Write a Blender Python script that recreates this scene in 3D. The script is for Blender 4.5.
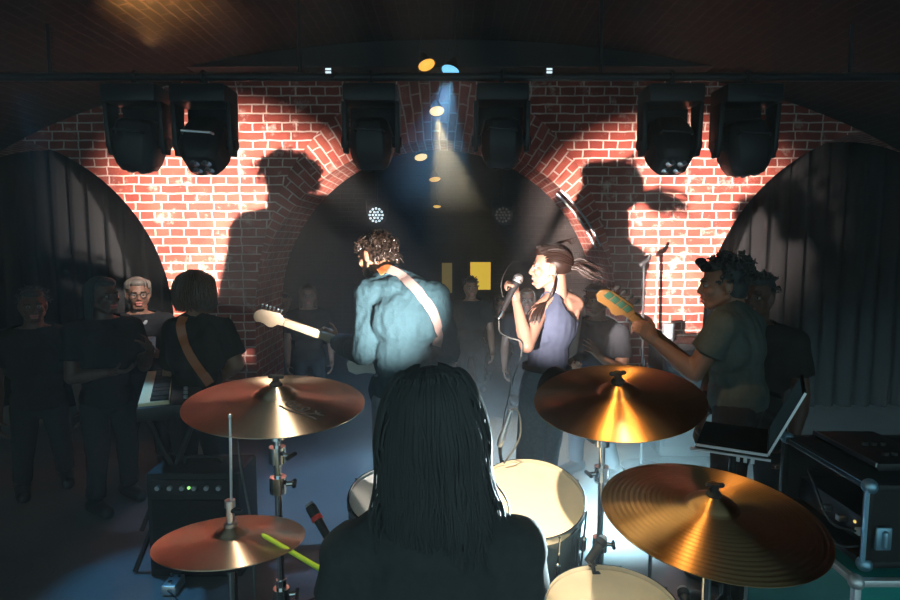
import bpy, bmesh, math, random
from mathutils import Vector, Matrix, noise
from mathutils.bvhtree import BVHTree
V = Vector
random.seed(7)
SC = bpy.context.scene
COL = SC.collection
for o in list(bpy.data.objects):
    bpy.data.objects.remove(o)

# ------------------------------------------------------------------ camera, world, lights, exposure
CAMZ, PITCH, FPX = 1.75, math.atan(60 / 600), 600.0
cam = bpy.data.objects.new('camera', bpy.data.cameras.new('camera'))
COL.objects.link(cam)
cam.data.sensor_width = 36.0
cam.data.lens = FPX / 900 * 36.0
cam.data.clip_start = 0.05
cam.location = (0, 0, CAMZ)
cam.rotation_euler = (math.pi / 2 - PITCH, 0, 0)
SC.camera = cam
SC.view_settings.view_transform = 'Standard'
SC.view_settings.look = 'None'
SC.view_settings.gamma = 1.0
SC.view_settings.exposure = 0.0
SC.view_settings.use_curve_mapping = False
SC.cycles.use_denoising = True
SC.cycles.volume_bounces = 1
SC.cycles.max_bounces = 6

world = bpy.data.worlds.new('teal ambient fill')
SC.world = world
world.use_nodes = True
bg = world.node_tree.nodes['Background']
bg.inputs[0].default_value = (0.42, 0.70, 0.76, 1)   # even teal fill from the open rear, added to lift the blacks
bg.inputs[1].default_value = 0.90
HAZE_DENSITY = 0.009
FOG_DENSITY = 0.30


def at(px, py, Y):
    """World point at depth Y (metres in front of the camera) on the sight line of a photo pixel."""
    x, y = (px - 450) / FPX, -(py - 300) / FPX
    c, s = math.cos(PITCH), math.sin(PITCH)
    d = V((x, c + y * s, -s + y * c))
    return V((0, 0, CAMZ)) + d * (Y / d.y)


def spot(name, loc, target, power, color, size_deg, blend=0.5, radius=0.03, linear=None):
    L = bpy.data.lights.new(name, 'SPOT')
    L.energy = power
    L.color = color
    L.spot_size = math.radians(size_deg)
    L.spot_blend = blend
    L.shadow_soft_size = radius
    o = bpy.data.objects.new(name, L)
    COL.objects.link(o)
    o.location = loc
    o.rotation_euler = (V(target) - V(loc)).to_track_quat('-Z', 'Y').to_euler()
    if linear:      # a lens-collimated beam: it hardly falls off over the few metres of the room
        L.use_nodes = True
        nt = L.node_tree
        em = nt.nodes['Emission']
        f = nt.nodes.new('ShaderNodeLightFalloff')
        f.inputs['Strength'].default_value = linear
        f.inputs['Smooth'].default_value = 0.0
        nt.links.new(f.outputs['Constant'], em.inputs['Strength'])
    return o


# stage light on a stand in front of the kick drum: washes the brick piers, throws the players' shadows
LAMP_WEST, LAMP_EAST = V((.37, 1.99, 1.25)), V((0.0, 1.78, 1.31))
WHITE_WARM = (1.0, 0.86, 0.76)
spot('stage_beam_west', LAMP_WEST + V((-.05, .06, 0)), (-1.60, 5.2, 1.76), 700, WHITE_WARM, 35, 1.0, 0.015, 1.0)
spot('stage_beam_east', LAMP_EAST + V((.03, .06, 0)), (1.64, 5.2, 1.72), 570, (1.0, 0.82, 0.73), 37, 1.0, 0.015, 1.0).scale = (1, .90, 1)
# blue and amber ceiling lamps
BLUE_LAMP, AMBER_LAMP, GOLD_LAMP = at(450, 72, 4.2), at(437, 112, 4.75), at(427, 66, 4.2)
spot('blue_lamp_light', BLUE_LAMP + V((0, 0, -.05)), at(425, 300, 4.1), 170, (0.22, 0.62, 1.0), 44, 0.5, 0.02)
spot('amber_lamp_light', AMBER_LAMP + V((0, 0, -.05)), at(475, 300, 4.8), 300, (1.0, 0.75, 0.33), 42, 0.5, 0.02)
# cold floor glow from two lamps added out of sight behind the kit
ADDED_FLOOR_LAMPS = (at(535, 520, 2.95), at(420, 520, 2.95))
for q in ADDED_FLOOR_LAMPS: q.z = .16
spot('added_cold_light', ADDED_FLOOR_LAMPS[0] + V((.06, .03, 0)), V((1.15, 3.6, .1)), 2100, (0.50, 0.88, 1.0), 84, 0.9, 0.05).scale = (1, .4, 1)
spot('added_cold_light_centre', ADDED_FLOOR_LAMPS[1] + V((0, .07, 0)), at(490, 425, 4.6), 800, (0.50, 0.78, 1.0), 96, 0.9, 0.05).scale = (1, .45, 1)
spot('blue_top_wash', BLUE_LAMP + V((-.02, -.02, -.06)), (-.8, 3.9, 0.0), 180, (0.25, 0.55, 1.0), 50, 0.9, 0.03)
spot('blue_side_wash', (-2.3, 3.3, 2.6), (-1.50, 2.85, 0.0), 150, (0.12, 0.5, 1.0), 24, 0.7, 0.05)
# bare overhead spots, added for the cymbal streaks and the drum heads
spot('warm_cymbal_light', (-.28, 1.72, 2.85), (-.47, 1.56, 1.15), 85, (1.0, 0.86, 0.70), 27, 0.5, 0.04)
spot('orange_cymbal_light', (.62, 1.60, 2.85), (.63, 1.36, 1.10), 46, (1.0, 0.50, 0.13), 21, 0.6, 0.04)
spot('orange_crash_light', (.22, 1.66, 2.85), (.45, 1.57, 1.30), 62, (1.0, 0.50, 0.13), 18, 0.5, 0.03)
spot('tom_top_light', (-.20, .75, 2.75), at(536, 498, 1.82), 430, (1.0, 0.80, 0.56), 12.5, 0.5, 0.03)
spot('small_tom_light', (-.75, 1.75, 2.8), at(372, 492, 1.86), 130, (1.0, .93, .84), 9, 0.5, 0.03)
spot('floor_tom_light', (.25, .50, 2.75), at(600, 592, 1.6), 250, (1.0, 0.80, 0.56), 9, 0.5, 0.03)
# amber glow on the crown of the vault
KIT_LIGHT = at(648, 486, 1.96)
spot('kit_light_beam', KIT_LIGHT + V((-.03, -.04, .01)), (0.16, 1.22, 1.22), 350, (0.70, 0.93, 1.0), 66, 0.7, 0.02)
spot('vault_glow', (-1.72, 3.55, 2.86), (-1.76, 3.75, 3.2), 110, (1.0, 0.42, 0.12), 100, 0.9, 0.03)
spot('bass_player_light', (.12, 2.0, 2.62), (1.02, 2.66, 1.32), 40, (1.0, 0.60, 0.32), 22, 0.7, 0.04)  # added spot without a lamp body, brightens the bass player's arm


spot('added_listener_spot', (-1.42, 3.50, 2.10), at(141, 302, 4.45), 120, (1.0, .86, .74), 20, 0.6, 0.03)  # added to brighten the grey-haired listener, no lamp hangs there
spot('added_keyboard_spot', (-1.92, 3.60, 2.10), (-1.60, 3.10, .95), 14, (1.0, .74, .45), 18, 0.6, 0.03)  # added to warm the keys, has no lamp body


# ------------------------------------------------------------------ materials
def mat(name, color, rough=0.6, metal=0.0, emit=None, estr=1.0, coat=0.0, noise_amt=0.0, noise_scale=20, bump=0.0, bump_scale=60, spec=0.5, sheen=0.0):
    m = bpy.data.materials.new(name)
    m.use_nodes = True
    nt = m.node_tree
    b = nt.nodes['Principled BSDF']
    b.inputs['Base Color'].default_value = (*color, 1)
    b.inputs['Roughness'].default_value = rough
    b.inputs['Metallic'].default_value = metal
    b.inputs['Specular IOR Level'].default_value = spec
    b.inputs['Coat Weight'].default_value = coat
    if sheen:
        b.inputs['Sheen Weight'].default_value = sheen
    if emit:
        b.inputs['Emission Color'].default_value = (*emit, 1)
        b.inputs['Emission Strength'].default_value = estr
    tc = nt.nodes.new('ShaderNodeTexCoord')
    if noise_amt:
        n = nt.nodes.new('ShaderNodeTexNoise')
        n.inputs['Scale'].default_value = noise_scale
        n.inputs['Detail'].default_value = 5
        nt.links.new(tc.outputs['Object'], n.inputs['Vector'])
        mx = nt.nodes.new('ShaderNodeMix')
        mx.data_type = 'RGBA'
        mx.inputs[6].default_value = (*[c * (1 - noise_amt) for c in color], 1)
        mx.inputs[7].default_value = (*[min(1, c * (1 + noise_amt)) for c in color], 1)
        nt.links.new(n.outputs['Fac'], mx.inputs[0])
        nt.links.new(mx.outputs[2], b.inputs['Base Color'])
    if bump:
        n = nt.nodes.new('ShaderNodeTexNoise')
        n.inputs['Scale'].default_value = bump_scale
        n.inputs['Detail'].default_value = 4
        nt.links.new(tc.outputs['Object'], n.inputs['Vector'])
        bp = nt.nodes.new('ShaderNodeBump')
        bp.inputs['Strength'].default_value = bump
        bp.inputs['Distance'].default_value = 0.01
        nt.links.new(n.outputs['Fac'], bp.inputs['Height'])
        nt.links.new(bp.outputs[0], b.inputs['Normal'])
    return m


def brick_mat(name, c1, c2, mortar, uv=False, plane='XZ', bw=0.225, bh=0.074, squash=0.55, stain=0.5):
    m = bpy.data.materials.new(name)
    m.use_nodes = True
    nt = m.node_tree
    N, Lk = nt.nodes.new, nt.links.new
    b = nt.nodes['Principled BSDF']
    b.inputs['Roughness'].default_value = 0.85
    b.inputs['Specular IOR Level'].default_value = 0.2
    tc = N('ShaderNodeTexCoord')
    src = tc.outputs['UV'] if uv else tc.outputs['Object']
    sp = N('ShaderNodeSeparateXYZ')
    Lk(src, sp.inputs[0])
    cb = N('ShaderNodeCombineXYZ')
    if uv or plane == 'XY':
        Lk(sp.outputs[0], cb.inputs[0]); Lk(sp.outputs[1], cb.inputs[1])
    elif plane == 'XZ':
        Lk(sp.outputs[0], cb.inputs[0]); Lk(sp.outputs[2], cb.inputs[1])
    else:
        Lk(sp.outputs[1], cb.inputs[0]); Lk(sp.outputs[2], cb.inputs[1])
    wob = N('ShaderNodeTexNoise')
    wob.inputs['Scale'].default_value = 9
    wob.inputs['Detail'].default_value = 3
    Lk(src, wob.inputs['Vector'])
    sub = N('ShaderNodeVectorMath'); sub.operation = 'SUBTRACT'
    Lk(wob.outputs['Color'], sub.inputs[0]); sub.inputs[1].default_value = (.5, .5, .5)
    scl = N('ShaderNodeVectorMath'); scl.operation = 'MULTIPLY'
    Lk(sub.outputs[0], scl.inputs[0]); scl.inputs[1].default_value = (.030, .016, 0)
    add = N('ShaderNodeVectorMath'); add.operation = 'ADD'
    Lk(cb.outputs[0], add.inputs[0]); Lk(scl.outputs[0], add.inputs[1])
    bt = N('ShaderNodeTexBrick')
    bt.offset = 0.5; bt.squash = squash; bt.squash_frequency = 2
    bt.inputs['Scale'].default_value = 1.0
    bt.inputs['Brick Width'].default_value = bw
    bt.inputs['Row Height'].default_value = bh
    bt.inputs['Mortar Size'].default_value = 0.0068
    bt.inputs['Mortar Smooth'].default_value = 0.25
    bt.inputs['Bias'].default_value = -0.1
    bt.inputs['Color1'].default_value = (*c1, 1)
    bt.inputs['Color2'].default_value = (*c2, 1)
    bt.inputs['Mortar'].default_value = (*mortar, 1)
    Lk(add.outputs[0], bt.inputs['Vector'])
    st = N('ShaderNodeTexNoise')
    st.inputs['Scale'].default_value = 2.2
    st.inputs['Detail'].default_value = 7
    st.inputs['Roughness'].default_value = 0.65
    Lk(src, st.inputs['Vector'])
    rp = N('ShaderNodeValToRGB')
    rp.color_ramp.elements[0].position = 0.36
    rp.color_ramp.elements[0].color = (1 - stain, 1 - stain, 1 - stain, 1)
    rp.color_ramp.elements[1].position = 0.62
    rp.color_ramp.elements[1].color = (1.0, 1.0, 1.0, 1)
    Lk(st.outputs['Fac'], rp.inputs['Fac'])
    mx = N('ShaderNodeMix'); mx.data_type = 'RGBA'; mx.blend_type = 'MULTIPLY'
    mx.inputs[0].default_value = 1.0
    Lk(bt.outputs['Color'], mx.inputs[6]); Lk(rp.outputs['Color'], mx.inputs[7])
    # patches of old lime wash
    lw = N('ShaderNodeTexNoise')
    lw.inputs['Scale'].default_value = 6.5
    lw.inputs['Detail'].default_value = 8
    lw.inputs['Roughness'].default_value = 0.7
    Lk(src, lw.inputs['Vector'])
    lr = N('ShaderNodeValToRGB')
    lr.color_ramp.elements[0].position = 0.56
    lr.color_ramp.elements[0].color = (0, 0, 0, 1)
    lr.color_ramp.elements[1].position = 0.74
    lr.color_ramp.elements[1].color = (.75, .75, .75, 1)
    Lk(lw.outputs['Fac'], lr.inputs['Fac'])
    mx2 = N('ShaderNodeMix'); mx2.data_type = 'RGBA'
    Lk(lr.outputs['Color'], mx2.inputs[0]); Lk(mx.outputs[2], mx2.inputs[6])
    mx2.inputs[7].default_value = (*mortar, 1)
    Lk(mx2.outputs[2], b.inputs['Base Color'])
    bp = N('ShaderNodeBump')
    bp.invert = True
    bp.inputs['Strength'].default_value = 0.5
    bp.inputs['Distance'].default_value = 0.012
    Lk(bt.outputs['Fac'], bp.inputs['Height'])
    Lk(bp.outputs[0], b.inputs['Normal'])
    return m


def cymbal_mat(name, color, rough, ring_scale, ring_strength, aniso=0.85):
    m = bpy.data.materials.new(name)
    m.use_nodes = True
    nt = m.node_tree
    N, Lk = nt.nodes.new, nt.links.new
    b = nt.nodes['Principled BSDF']
    b.inputs['Metallic'].default_value = 1.0
    b.inputs['Roughness'].default_value = rough
    b.inputs['Anisotropic'].default_value = aniso
    b.inputs['Anisotropic Rotation'].default_value = 0.25
    tg = N('ShaderNodeTangent')
    tg.direction_type = 'RADIAL'; tg.axis = 'Z'
    Lk(tg.outputs[0], b.inputs['Tangent'])
    tc = N('ShaderNodeTexCoord')
    sp = N('ShaderNodeVectorMath'); sp.operation = 'MULTIPLY'
    sp.inputs[1].default_value = (1, 1, 0)
    Lk(tc.outputs['Object'], sp.inputs[0])
    ln = N('ShaderNodeVectorMath'); ln.operation = 'LENGTH'
    Lk(sp.outputs[0], ln.inputs[0])
    cb = N('ShaderNodeCombineXYZ')
    Lk(ln.outputs['Value'], cb.inputs[0])
    n1 = N('ShaderNodeTexNoise')
    n1.inputs['Scale'].default_value = ring_scale
    n1.inputs['Detail'].default_value = 3
    Lk(cb.outputs[0], n1.inputs['Vector'])
    bp = N('ShaderNodeBump')
    bp.inputs['Strength'].default_value = ring_strength
    bp.inputs['Distance'].default_value = 0.004
    Lk(n1.outputs['Fac'], bp.inputs['Height'])
    Lk(bp.outputs[0], b.inputs['Normal'])
    n2 = N('ShaderNodeTexNoise')
    n2.inputs['Scale'].default_value = 14
    n2.inputs['Detail'].default_value = 6
    Lk(tc.outputs['Object'], n2.inputs['Vector'])
    mx = N('ShaderNodeMix'); mx.data_type = 'RGBA'
    mx.inputs[6].default_value = (*[c * 0.72 for c in color], 1)
    mx.inputs[7].default_value = (*color, 1)
    Lk(n2.outputs['Fac'], mx.inputs[0])
    Lk(mx.outputs[2], b.inputs['Base Color'])
    return m


M = {}
M['brick'] = brick_mat('old red brick', (.30, .060, .040), (.21, .038, .028), (.62, .48, .42))
M['brick_ring'] = brick_mat('arch brick', (.30, .066, .044), (.22, .042, .030), (.46, .33, .29), uv=True, bw=0.165, bh=0.075, squash=1.0)
M['brick_shade'] = brick_mat('shade-darkened vault brick', (.008, .0095, .0095), (.006, .008, .008), (.030, .026, .023), uv=True, squash=1.0)  # near-black teal put into the brick so the vault stays dark
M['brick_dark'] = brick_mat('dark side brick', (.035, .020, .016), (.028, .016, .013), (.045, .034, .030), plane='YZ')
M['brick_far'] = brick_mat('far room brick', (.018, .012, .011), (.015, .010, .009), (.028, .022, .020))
M['floor'] = mat('scuffed stage floor', (.15, .155, .16), .45, noise_amt=.3, noise_scale=3, bump=.2)
M['carpet'] = mat('dark drum carpet', (.045, .045, .05), .95, noise_amt=.3, noise_scale=60, bump=.3, bump_scale=300)
M['black'] = mat('black painted metal', (.018, .018, .020), .45, spec=.35)
M['black_matt'] = mat('matt black', (.020, .021, .022), .85, spec=.2, noise_amt=.2)
M['rubber'] = mat('black rubber', (.02, .02, .02), .7)
M['tolex'] = mat('black vinyl covering', (.02, .021, .022), .6, bump=.25, bump_scale=400, spec=.3)
M['chrome'] = mat('chrome', (.80, .82, .84), .14, 1.0)
M['steel'] = mat('brushed aluminium', (.72, .74, .76), .32, 1.0)
M['pipe'] = mat('dull galvanised pipe', (.30, .31, .33), .5, .8)
M['alu'] = mat('aluminium edging', (.75, .78, .80), .42, .7)
M['teal'] = mat('teal laminate', (.008, .24, .22), .45, noise_amt=.12)
M['bluelit_steel'] = mat('blue-lit metal', (.30, .52, .66), .4, .8)  # blue of the stage light put into the metal colour
M['skin'] = mat('fair skin', (.25, .135, .098), .5, spec=.4, noise_amt=.06, noise_scale=12)
M['skin_tan'] = mat('tanned skin', (.26, .13, .08), .5, spec=.4, noise_amt=.08, noise_scale=12)
M['skin_deep'] = mat('brown skin', (.11, .055, .038), .5, spec=.4, noise_amt=.08, noise_scale=12)
M['lips'] = mat('lips', (.45, .14, .12), .4)
M['eye_white'] = mat('eye white', (.28, .27, .26), .25)
M['iris'] = mat('dark iris', (.03, .02, .015), .2)
M['hair_black'] = mat('black hair', (.040, .044, .044), .55, spec=.25)
M['hair_dark'] = mat('dark brown hair', (.016, .009, .006), .36, spec=.6)
M['hair_brown'] = mat('brown hair', (.10, .058, .038), .45, spec=.5)
M['hair_auburn'] = mat('auburn hair', (.015, .007, .005), .5, spec=.25)
M['hair_grey'] = mat('grey hair', (.16, .14, .125), .5)
M['denim'] = mat('blue denim jacket', (.021, .050, .065), .9, noise_amt=.25, noise_scale=45, bump=.35, bump_scale=90, spec=.15)
M['jeans'] = mat('grey blue jeans', (.17, .20, .24), .9, noise_amt=.25, noise_scale=60, bump=.2, bump_scale=120, spec=.15)
M['jeans_dark'] = mat('dark trousers', (.025, .027, .03), .9, noise_amt=.2, noise_scale=60, spec=.15)
M['tank'] = mat('navy vest cloth', (.038, .048, .080), .85, noise_amt=.15, noise_scale=70, spec=.2)
M['tee_black'] = mat('black cotton', (.020, .019, .018), .92, noise_amt=.2, noise_scale=50, spec=.12)
M['tee_drummer'] = mat('drummer black top', (.045, .052, .052), .92, noise_amt=.2, noise_scale=50, spec=.12)
M['tee_green'] = mat('dark grey green cotton', (.075, .092, .084), .92, noise_amt=.2, noise_scale=50, spec=.12)
M['shirt_dark'] = mat('dark polo cotton', (.018, .020, .025), .9, noise_amt=.2, noise_scale=50, spec=.15)
M['collar'] = mat('pale grey cotton', (.32, .35, .40), .9)
M['shoe'] = mat('dark shoe leather', (.02, .02, .02), .5)
M['strap_white'] = mat('white leather strap', (.20, .145, .135), .55)
M['strap_orange'] = mat('orange leather', (.45, .11, .03), .5)
M['strap_tan'] = mat('tan leather strap', (.40, .12, .045), .5)
M['maple'] = mat('maple wood', (.74, .50, .24), .35, noise_amt=.12, noise_scale=30, coat=.4)
M['maple_pale'] = mat('pale maple', (.30, .24, .17), .35, noise_amt=.08, noise_scale=30, coat=.4)
M['maple_gold'] = mat('aged amber maple', (.12, .060, .016), .35, noise_amt=.12, noise_scale=30, coat=.4)
M['rosewood'] = mat('dark fretboard', (.06, .03, .02), .5)
M['guitar_white'] = mat('ivory guitar lacquer', (.75, .70, .60), .2, coat=.6)
M['guitar_amber'] = mat('amber guitar lacquer', (.75, .38, .06), .2, coat=.6)
M['guitar_black'] = mat('black guitar lacquer', (.02, .02, .02), .2, coat=.6)
M['pearl'] = mat('green pearl', (.03, .085, .055), .25, .3)
M['head_cream'] = mat('coated drum head', (.80, .70, .52), .6, noise_amt=.10, noise_scale=18)
M['head_white'] = mat('white drum head', (.80, .80, .78), .55, noise_amt=.06, noise_scale=18)
M['head_ring'] = mat('grey damping ring', (.30, .33, .36), .5)
M['shell'] = mat('grey blue drum lacquer', (.10, .16, .19), .22, .3, coat=.6, noise_amt=.15)
M['cymbal_pale'] = cymbal_mat('pale bronze cymbal', (.80, .64, .46), .37, 420, .06, 1.0)
M['cymbal_hat'] = cymbal_mat('hi hat bronze', (.76, .57, .40), .37, 420, .06, 1.0)
M['cymbal_gold'] = cymbal_mat('golden bronze cymbal', (.68, .40, .18), .37, 360, .08, 1.0)
M['cymbal_ride'] = cymbal_mat('dark bronze cymbal', (.48, .31, .16), .36, 190, .25, 1.0)
M['felt'] = mat('black felt', (.02, .02, .02), .95)
M['ink'] = mat('black ink', (.015, .015, .015), .6)
M['stick'] = mat('lime drumstick lacquer', (.58, .80, .03), .3, coat=.3)
M['key_white'] = mat('ivory keys', (.80, .68, .42), .3)
M['red'] = mat('red ring', (.75, .06, .04), .4)
M['white_plastic'] = mat('white plastic', (.75, .78, .80), .35)
M['pale_box'] = mat('pale blue grey plastic', (.17, .22, .25), .4)
M['cable_black'] = mat('black cable', (.02, .02, .02), .5)
M['cable_white'] = mat('pale cable', (.15, .16, .155), .5)
M['grille'] = mat('microphone mesh', (.62, .64, .66), .35, .9, bump=.5, bump_scale=500)
M['glass'] = mat('cup plastic', (.75, .80, .85), .1, coat=.3)
M['shade_black'] = mat('black stage curtain', (.008, .008, .0085), .95, spec=.0)  # dead black standing in for the dark side arches, also on the laptop
M['e_orange'] = mat('amber lamp glow', (.8, .45, .1), .4, emit=(1.0, .48, .06), estr=1.1)
M['e_blue'] = mat('blue lamp glow', (.3, .7, 1.), .4, emit=(.22, .68, 1.0), estr=1.0)
M['e_warm'] = mat('warm lamp glow', (1., .8, .45), .4, emit=(1.0, .72, .30), estr=1.1)
M['e_gold'] = mat('gold lamp glow', (1., .6, .2), .4, emit=(1.0, .55, .12), estr=.75)
M['e_white'] = mat('white diode', (.9, .95, 1.), .4, emit=(.75, .92, 1.0), estr=1.1)
M['e_flare'] = mat('glaring diode', (.9, .95, 1.), .4, emit=(.80, .95, 1.0), estr=6.0)
M['e_dim'] = mat('dim diode', (.04, .04, .04), .4, emit=(.6, .55, .42), estr=.05)
M['e_yellow'] = mat('lit yellow pane', (.8, .6, .1), .5, emit=(1.0, .66, .06), estr=.62)
M['e_yellow_dim'] = mat('dim yellow pane', (.4, .3, .1), .5, emit=(.6, .42, .10), estr=.14)
M['e_green'] = mat('green indicator', (.2, .8, .2), .5, emit=(.4, 1.0, .25), estr=1.2)
M['e_red'] = mat('red indicator', (.8, .1, .1), .5, emit=(1.0, .15, .05), estr=.4)
M['screen'] = mat('laptop screen', (.01, .012, .014), .8, spec=.05, emit=(.15, .35, .42), estr=.03)


# ------------------------------------------------------------------ mesh helpers
def frame_of(z, x=None):
    z = V(z).normalized()
    x = V(x) if x is not None else (V((1, 0, 0)) if abs(z.x) < .9 else V((0, 1, 0)))
    x = (x - z * x.dot(z)).normalized()
    return x, z.cross(x), z


class MB:
    def __init__(self):
        self.bm = bmesh.new()

    def ring(self, c, x, y, r, n, ry=None):
        ry = r if ry is None else ry
        return [self.bm.verts.new(c + x * (r * math.cos(2 * math.pi * i / n)) + y * (ry * math.sin(2 * math.pi * i / n))) for i in range(n)]

    def skin_rings(self, rings, cap=True):
        n = len(rings[0])
        for a, b in zip(rings, rings[1:]):
            for i in range(n):
                self.bm.faces.new((a[i], a[(i + 1) % n], b[(i + 1) % n], b[i]))
        if cap:
            self.bm.faces.new(list(reversed(rings[0])))
            self.bm.faces.new(rings[-1])

    def cyl(self, a, b, r1, r2=None, n=16):
        a, b = V(a), V(b)
        x, y, z = frame_of(b - a)
        self.skin_rings([self.ring(a, x, y, r1, n), self.ring(b, x, y, r1 if r2 is None else r2, n)])
        return self

    def cap(self, a, b, ra, rb=None, n=14, flat=1.0, side=None, k=4):
        """tapered capsule; flat < 1 squeezes it across `side`."""
        a, b = V(a), V(b)
        rb = ra if rb is None else rb
        if (b - a).length < 1e-6:
            b = a + V((0, 0, 1e-4))
        x, y, z = frame_of(b - a, side)
        rings = []
        for i in range(k):
            t = math.pi / 2 * (i + .5) / k
            rings.append(self.ring(a - z * ra * math.cos(t), x, y, ra * math.sin(t) * flat, n, ra * math.sin(t)))
        rings.append(self.ring(a, x, y, ra * flat, n, ra))
        rings.append(self.ring(b, x, y, rb * flat, n, rb))
        for i in range(k - 1, -1, -1):
            t = math.pi / 2 * (i + .5) / k
            rings.append(self.ring(b + z * rb * math.cos(t), x, y, rb * math.sin(t) * flat, n, rb * math.sin(t)))
        self.skin_rings(rings)
        return self

    def ell(self, c, r, axes=None, nu=18, nv=12):
        c = V(c)
        X, Y, Z = axes if axes else (V((1, 0, 0)), V((0, 1, 0)), V((0, 0, 1)))
        rx, ry, rz = (r, r, r) if isinstance(r, (int, float)) else r
        rings = []
        for j in range(nv):
            t = math.pi * (j + .5) / nv
            rings.append(self.ring(c - Z * rz * math.cos(t), X, Y, rx * math.sin(t), nu, ry * math.sin(t)))
        self.skin_rings(rings)
        return self

    def box(self, c, size, axes=None, taper=1.0):
        c = V(c)
        X, Y, Z = axes if axes else (V((1, 0, 0)), V((0, 1, 0)), V((0, 0, 1)))
        sx, sy, sz = [s / 2 for s in size]
        vs = []
        for dz, t in ((-1, 1), (1, taper)):
            for dx, dy in ((-1, -1), (1, -1), (1, 1), (-1, 1)):
                vs.append(self.bm.verts.new(c + X * dx * sx * t + Y * dy * sy * t + Z * dz * sz))
        for f in ((3, 2, 1, 0), (4, 5, 6, 7), (0, 1, 5, 4), (1, 2, 6, 5), (2, 3, 7, 6), (3, 0, 4, 7)):
            self.bm.faces.new([vs[i] for i in f])
        return self

    def tube(self, pts, r, n=8, r_end=None):
        pts = [V(p) for p in pts]
        rings, x = [], None
        for i, p in enumerate(pts):
            d = (pts[min(i + 1, len(pts) - 1)] - pts[max(i - 1, 0)])
            if d.length < 1e-7:
                d = V((0, 0, 1))
            x, y, z = frame_of(d, x)
            t = i / max(1, len(pts) - 1)
            rr = r if r_end is None else r + (r_end - r) * t
            rings.append(self.ring(p, x, y, rr, n))
        self.skin_rings(rings)
        return self

    def lathe(self, c, axis, prof, n=40, xdir=None):
        """prof: list of (radius, height) along axis; closed at radius 0 by caps."""
        x, y, z = frame_of(axis, xdir)
        self.skin_rings([self.ring(V(c) + z * h, x, y, max(r, 1e-4), n) for r, h in prof])
        return self

    def torus(self, c, axis, R, r, n=36, m=8, xdir=None, a0=0, a1=2 * math.pi):
        x, y, z = frame_of(axis, xdir)
        full = abs(a1 - a0 - 2 * math.pi) < 1e-6
        rings = []
        for i in range(n if full else n + 1):
            a = a0 + (a1 - a0) * i / n
            d = x * math.cos(a) + y * math.sin(a)
            rings.append(self.ring(V(c) + d * R, d, z, r, m))
        self.skin_rings(rings, cap=not full)
        if full:
            a, b = rings[-1], rings[0]
            for i in range(m):
                self.bm.faces.new((a[i], a[(i + 1) % m], b[(i + 1) % m], b[i]))
        return self

    def prism(self, pts2, o, X, Y, Z, depth):
        """outline pts2 in the X,Y plane at o, extruded by depth along Z."""
        a = [self.bm.verts.new(o + X * p[0] + Y * p[1]) for p in pts2]
        b = [self.bm.verts.new(o + X * p[0] + Y * p[1] + Z * depth) for p in pts2]
        n = len(a)
        self.bm.faces.new(list(reversed(a)))
        self.bm.faces.new(b)
        for i in range(n):
            self.bm.faces.new((a[i], a[(i + 1) % n], b[(i + 1) % n], b[i]))
        return self

    def ribbon(self, pts, nrms, w, th):
        """strap along pts, lying on a surface with normals nrms."""
        rings = []
        for i, p in enumerate(pts):
            d = (pts[min(i + 1, len(pts) - 1)] - pts[max(i - 1, 0)]).normalized()
            nn = nrms[i]
            s = d.cross(nn).normalized()
            nn = s.cross(d).normalized()
            rings.append([self.bm.verts.new(p + s * w / 2), self.bm.verts.new(p + s * w / 2 + nn * th), self.bm.verts.new(p - s * w / 2 + nn * th), self.bm.verts.new(p - s * w / 2)])
        self.skin_rings(rings)
        return self

    def build(self, name, material, parent=None, smooth=True, bevel=0.0, origin=None, remesh=None, relax=0, wrinkle=0.0, wscale=9.0, keep=None, rough_noise=0.0, angle=35):
        bm = self.bm
        bmesh.ops.recalc_face_normals(bm, faces=bm.faces)
        me = bpy.data.meshes.new(name)
        bm.to_mesh(me)
        bm.free()
        o = bpy.data.objects.new(name, me)
        COL.objects.link(o)
        if remesh or bevel:
            if remesh:
                md = o.modifiers.new('r', 'REMESH')
                md.mode = 'VOXEL'; md.voxel_size = remesh
                if relax:
                    s = o.modifiers.new('s', 'SMOOTH')
                    s.factor = .5; s.iterations = relax
            if bevel:
                md = o.modifiers.new('b', 'BEVEL')
                md.width = bevel; md.segments = 2; md.limit_method = 'ANGLE'; md.angle_limit = math.radians(40)
            dg = bpy.context.evaluated_depsgraph_get()
            me2 = bpy.data.meshes.new_from_object(o.evaluated_get(dg))
            o.modifiers.clear()
            o.data = me2
            bpy.data.meshes.remove(me)
            me = me2
            me.name = name
        if wrinkle or keep:
            b2 = bmesh.new()
            b2.from_mesh(me)
            b2.normal_update()
            if wrinkle:
                for v in b2.verts:
                    p = v.co * wscale
                    q = V((p.x, p.y, p.z * .55))
                    k = noise.fractal(q, 1.0, 2.0, 3) + .8 * (.4 - abs(noise.noise(q * 1.7 + V((5, 1, 2)))))
                    v.co += v.normal * (k * wrinkle)
            if keep:
                bmesh.ops.delete(b2, geom=[v for v in b2.verts if not keep(v.co)], context='VERTS')
            b2.to_mesh(me)
            b2.free()
        if keep:
            md = o.modifiers.new('t', 'SOLIDIFY')
            md.thickness = .004; md.offset = -1
        me.materials.clear()
        me.materials.append(material)
        if smooth:
            me.polygons.foreach_set('use_smooth', [True] * len(me.polygons))
            if not remesh:
                me.set_sharp_from_angle(angle=math.radians(angle))
        if parent is not None:
            base = parent.matrix_world_loc if False else wloc(parent)
        elif origin is not None:
            base = V(origin)
        else:
            vs = [v.co for v in me.vertices]
            base = V(((min(v.x for v in vs) + max(v.x for v in vs)) / 2, (min(v.y for v in vs) + max(v.y for v in vs)) / 2, min(v.z for v in vs)))
        me.transform(Matrix.Translation(-base))
        if parent is not None:
            o.parent = parent
        else:
            o.location = base
        return o


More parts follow.
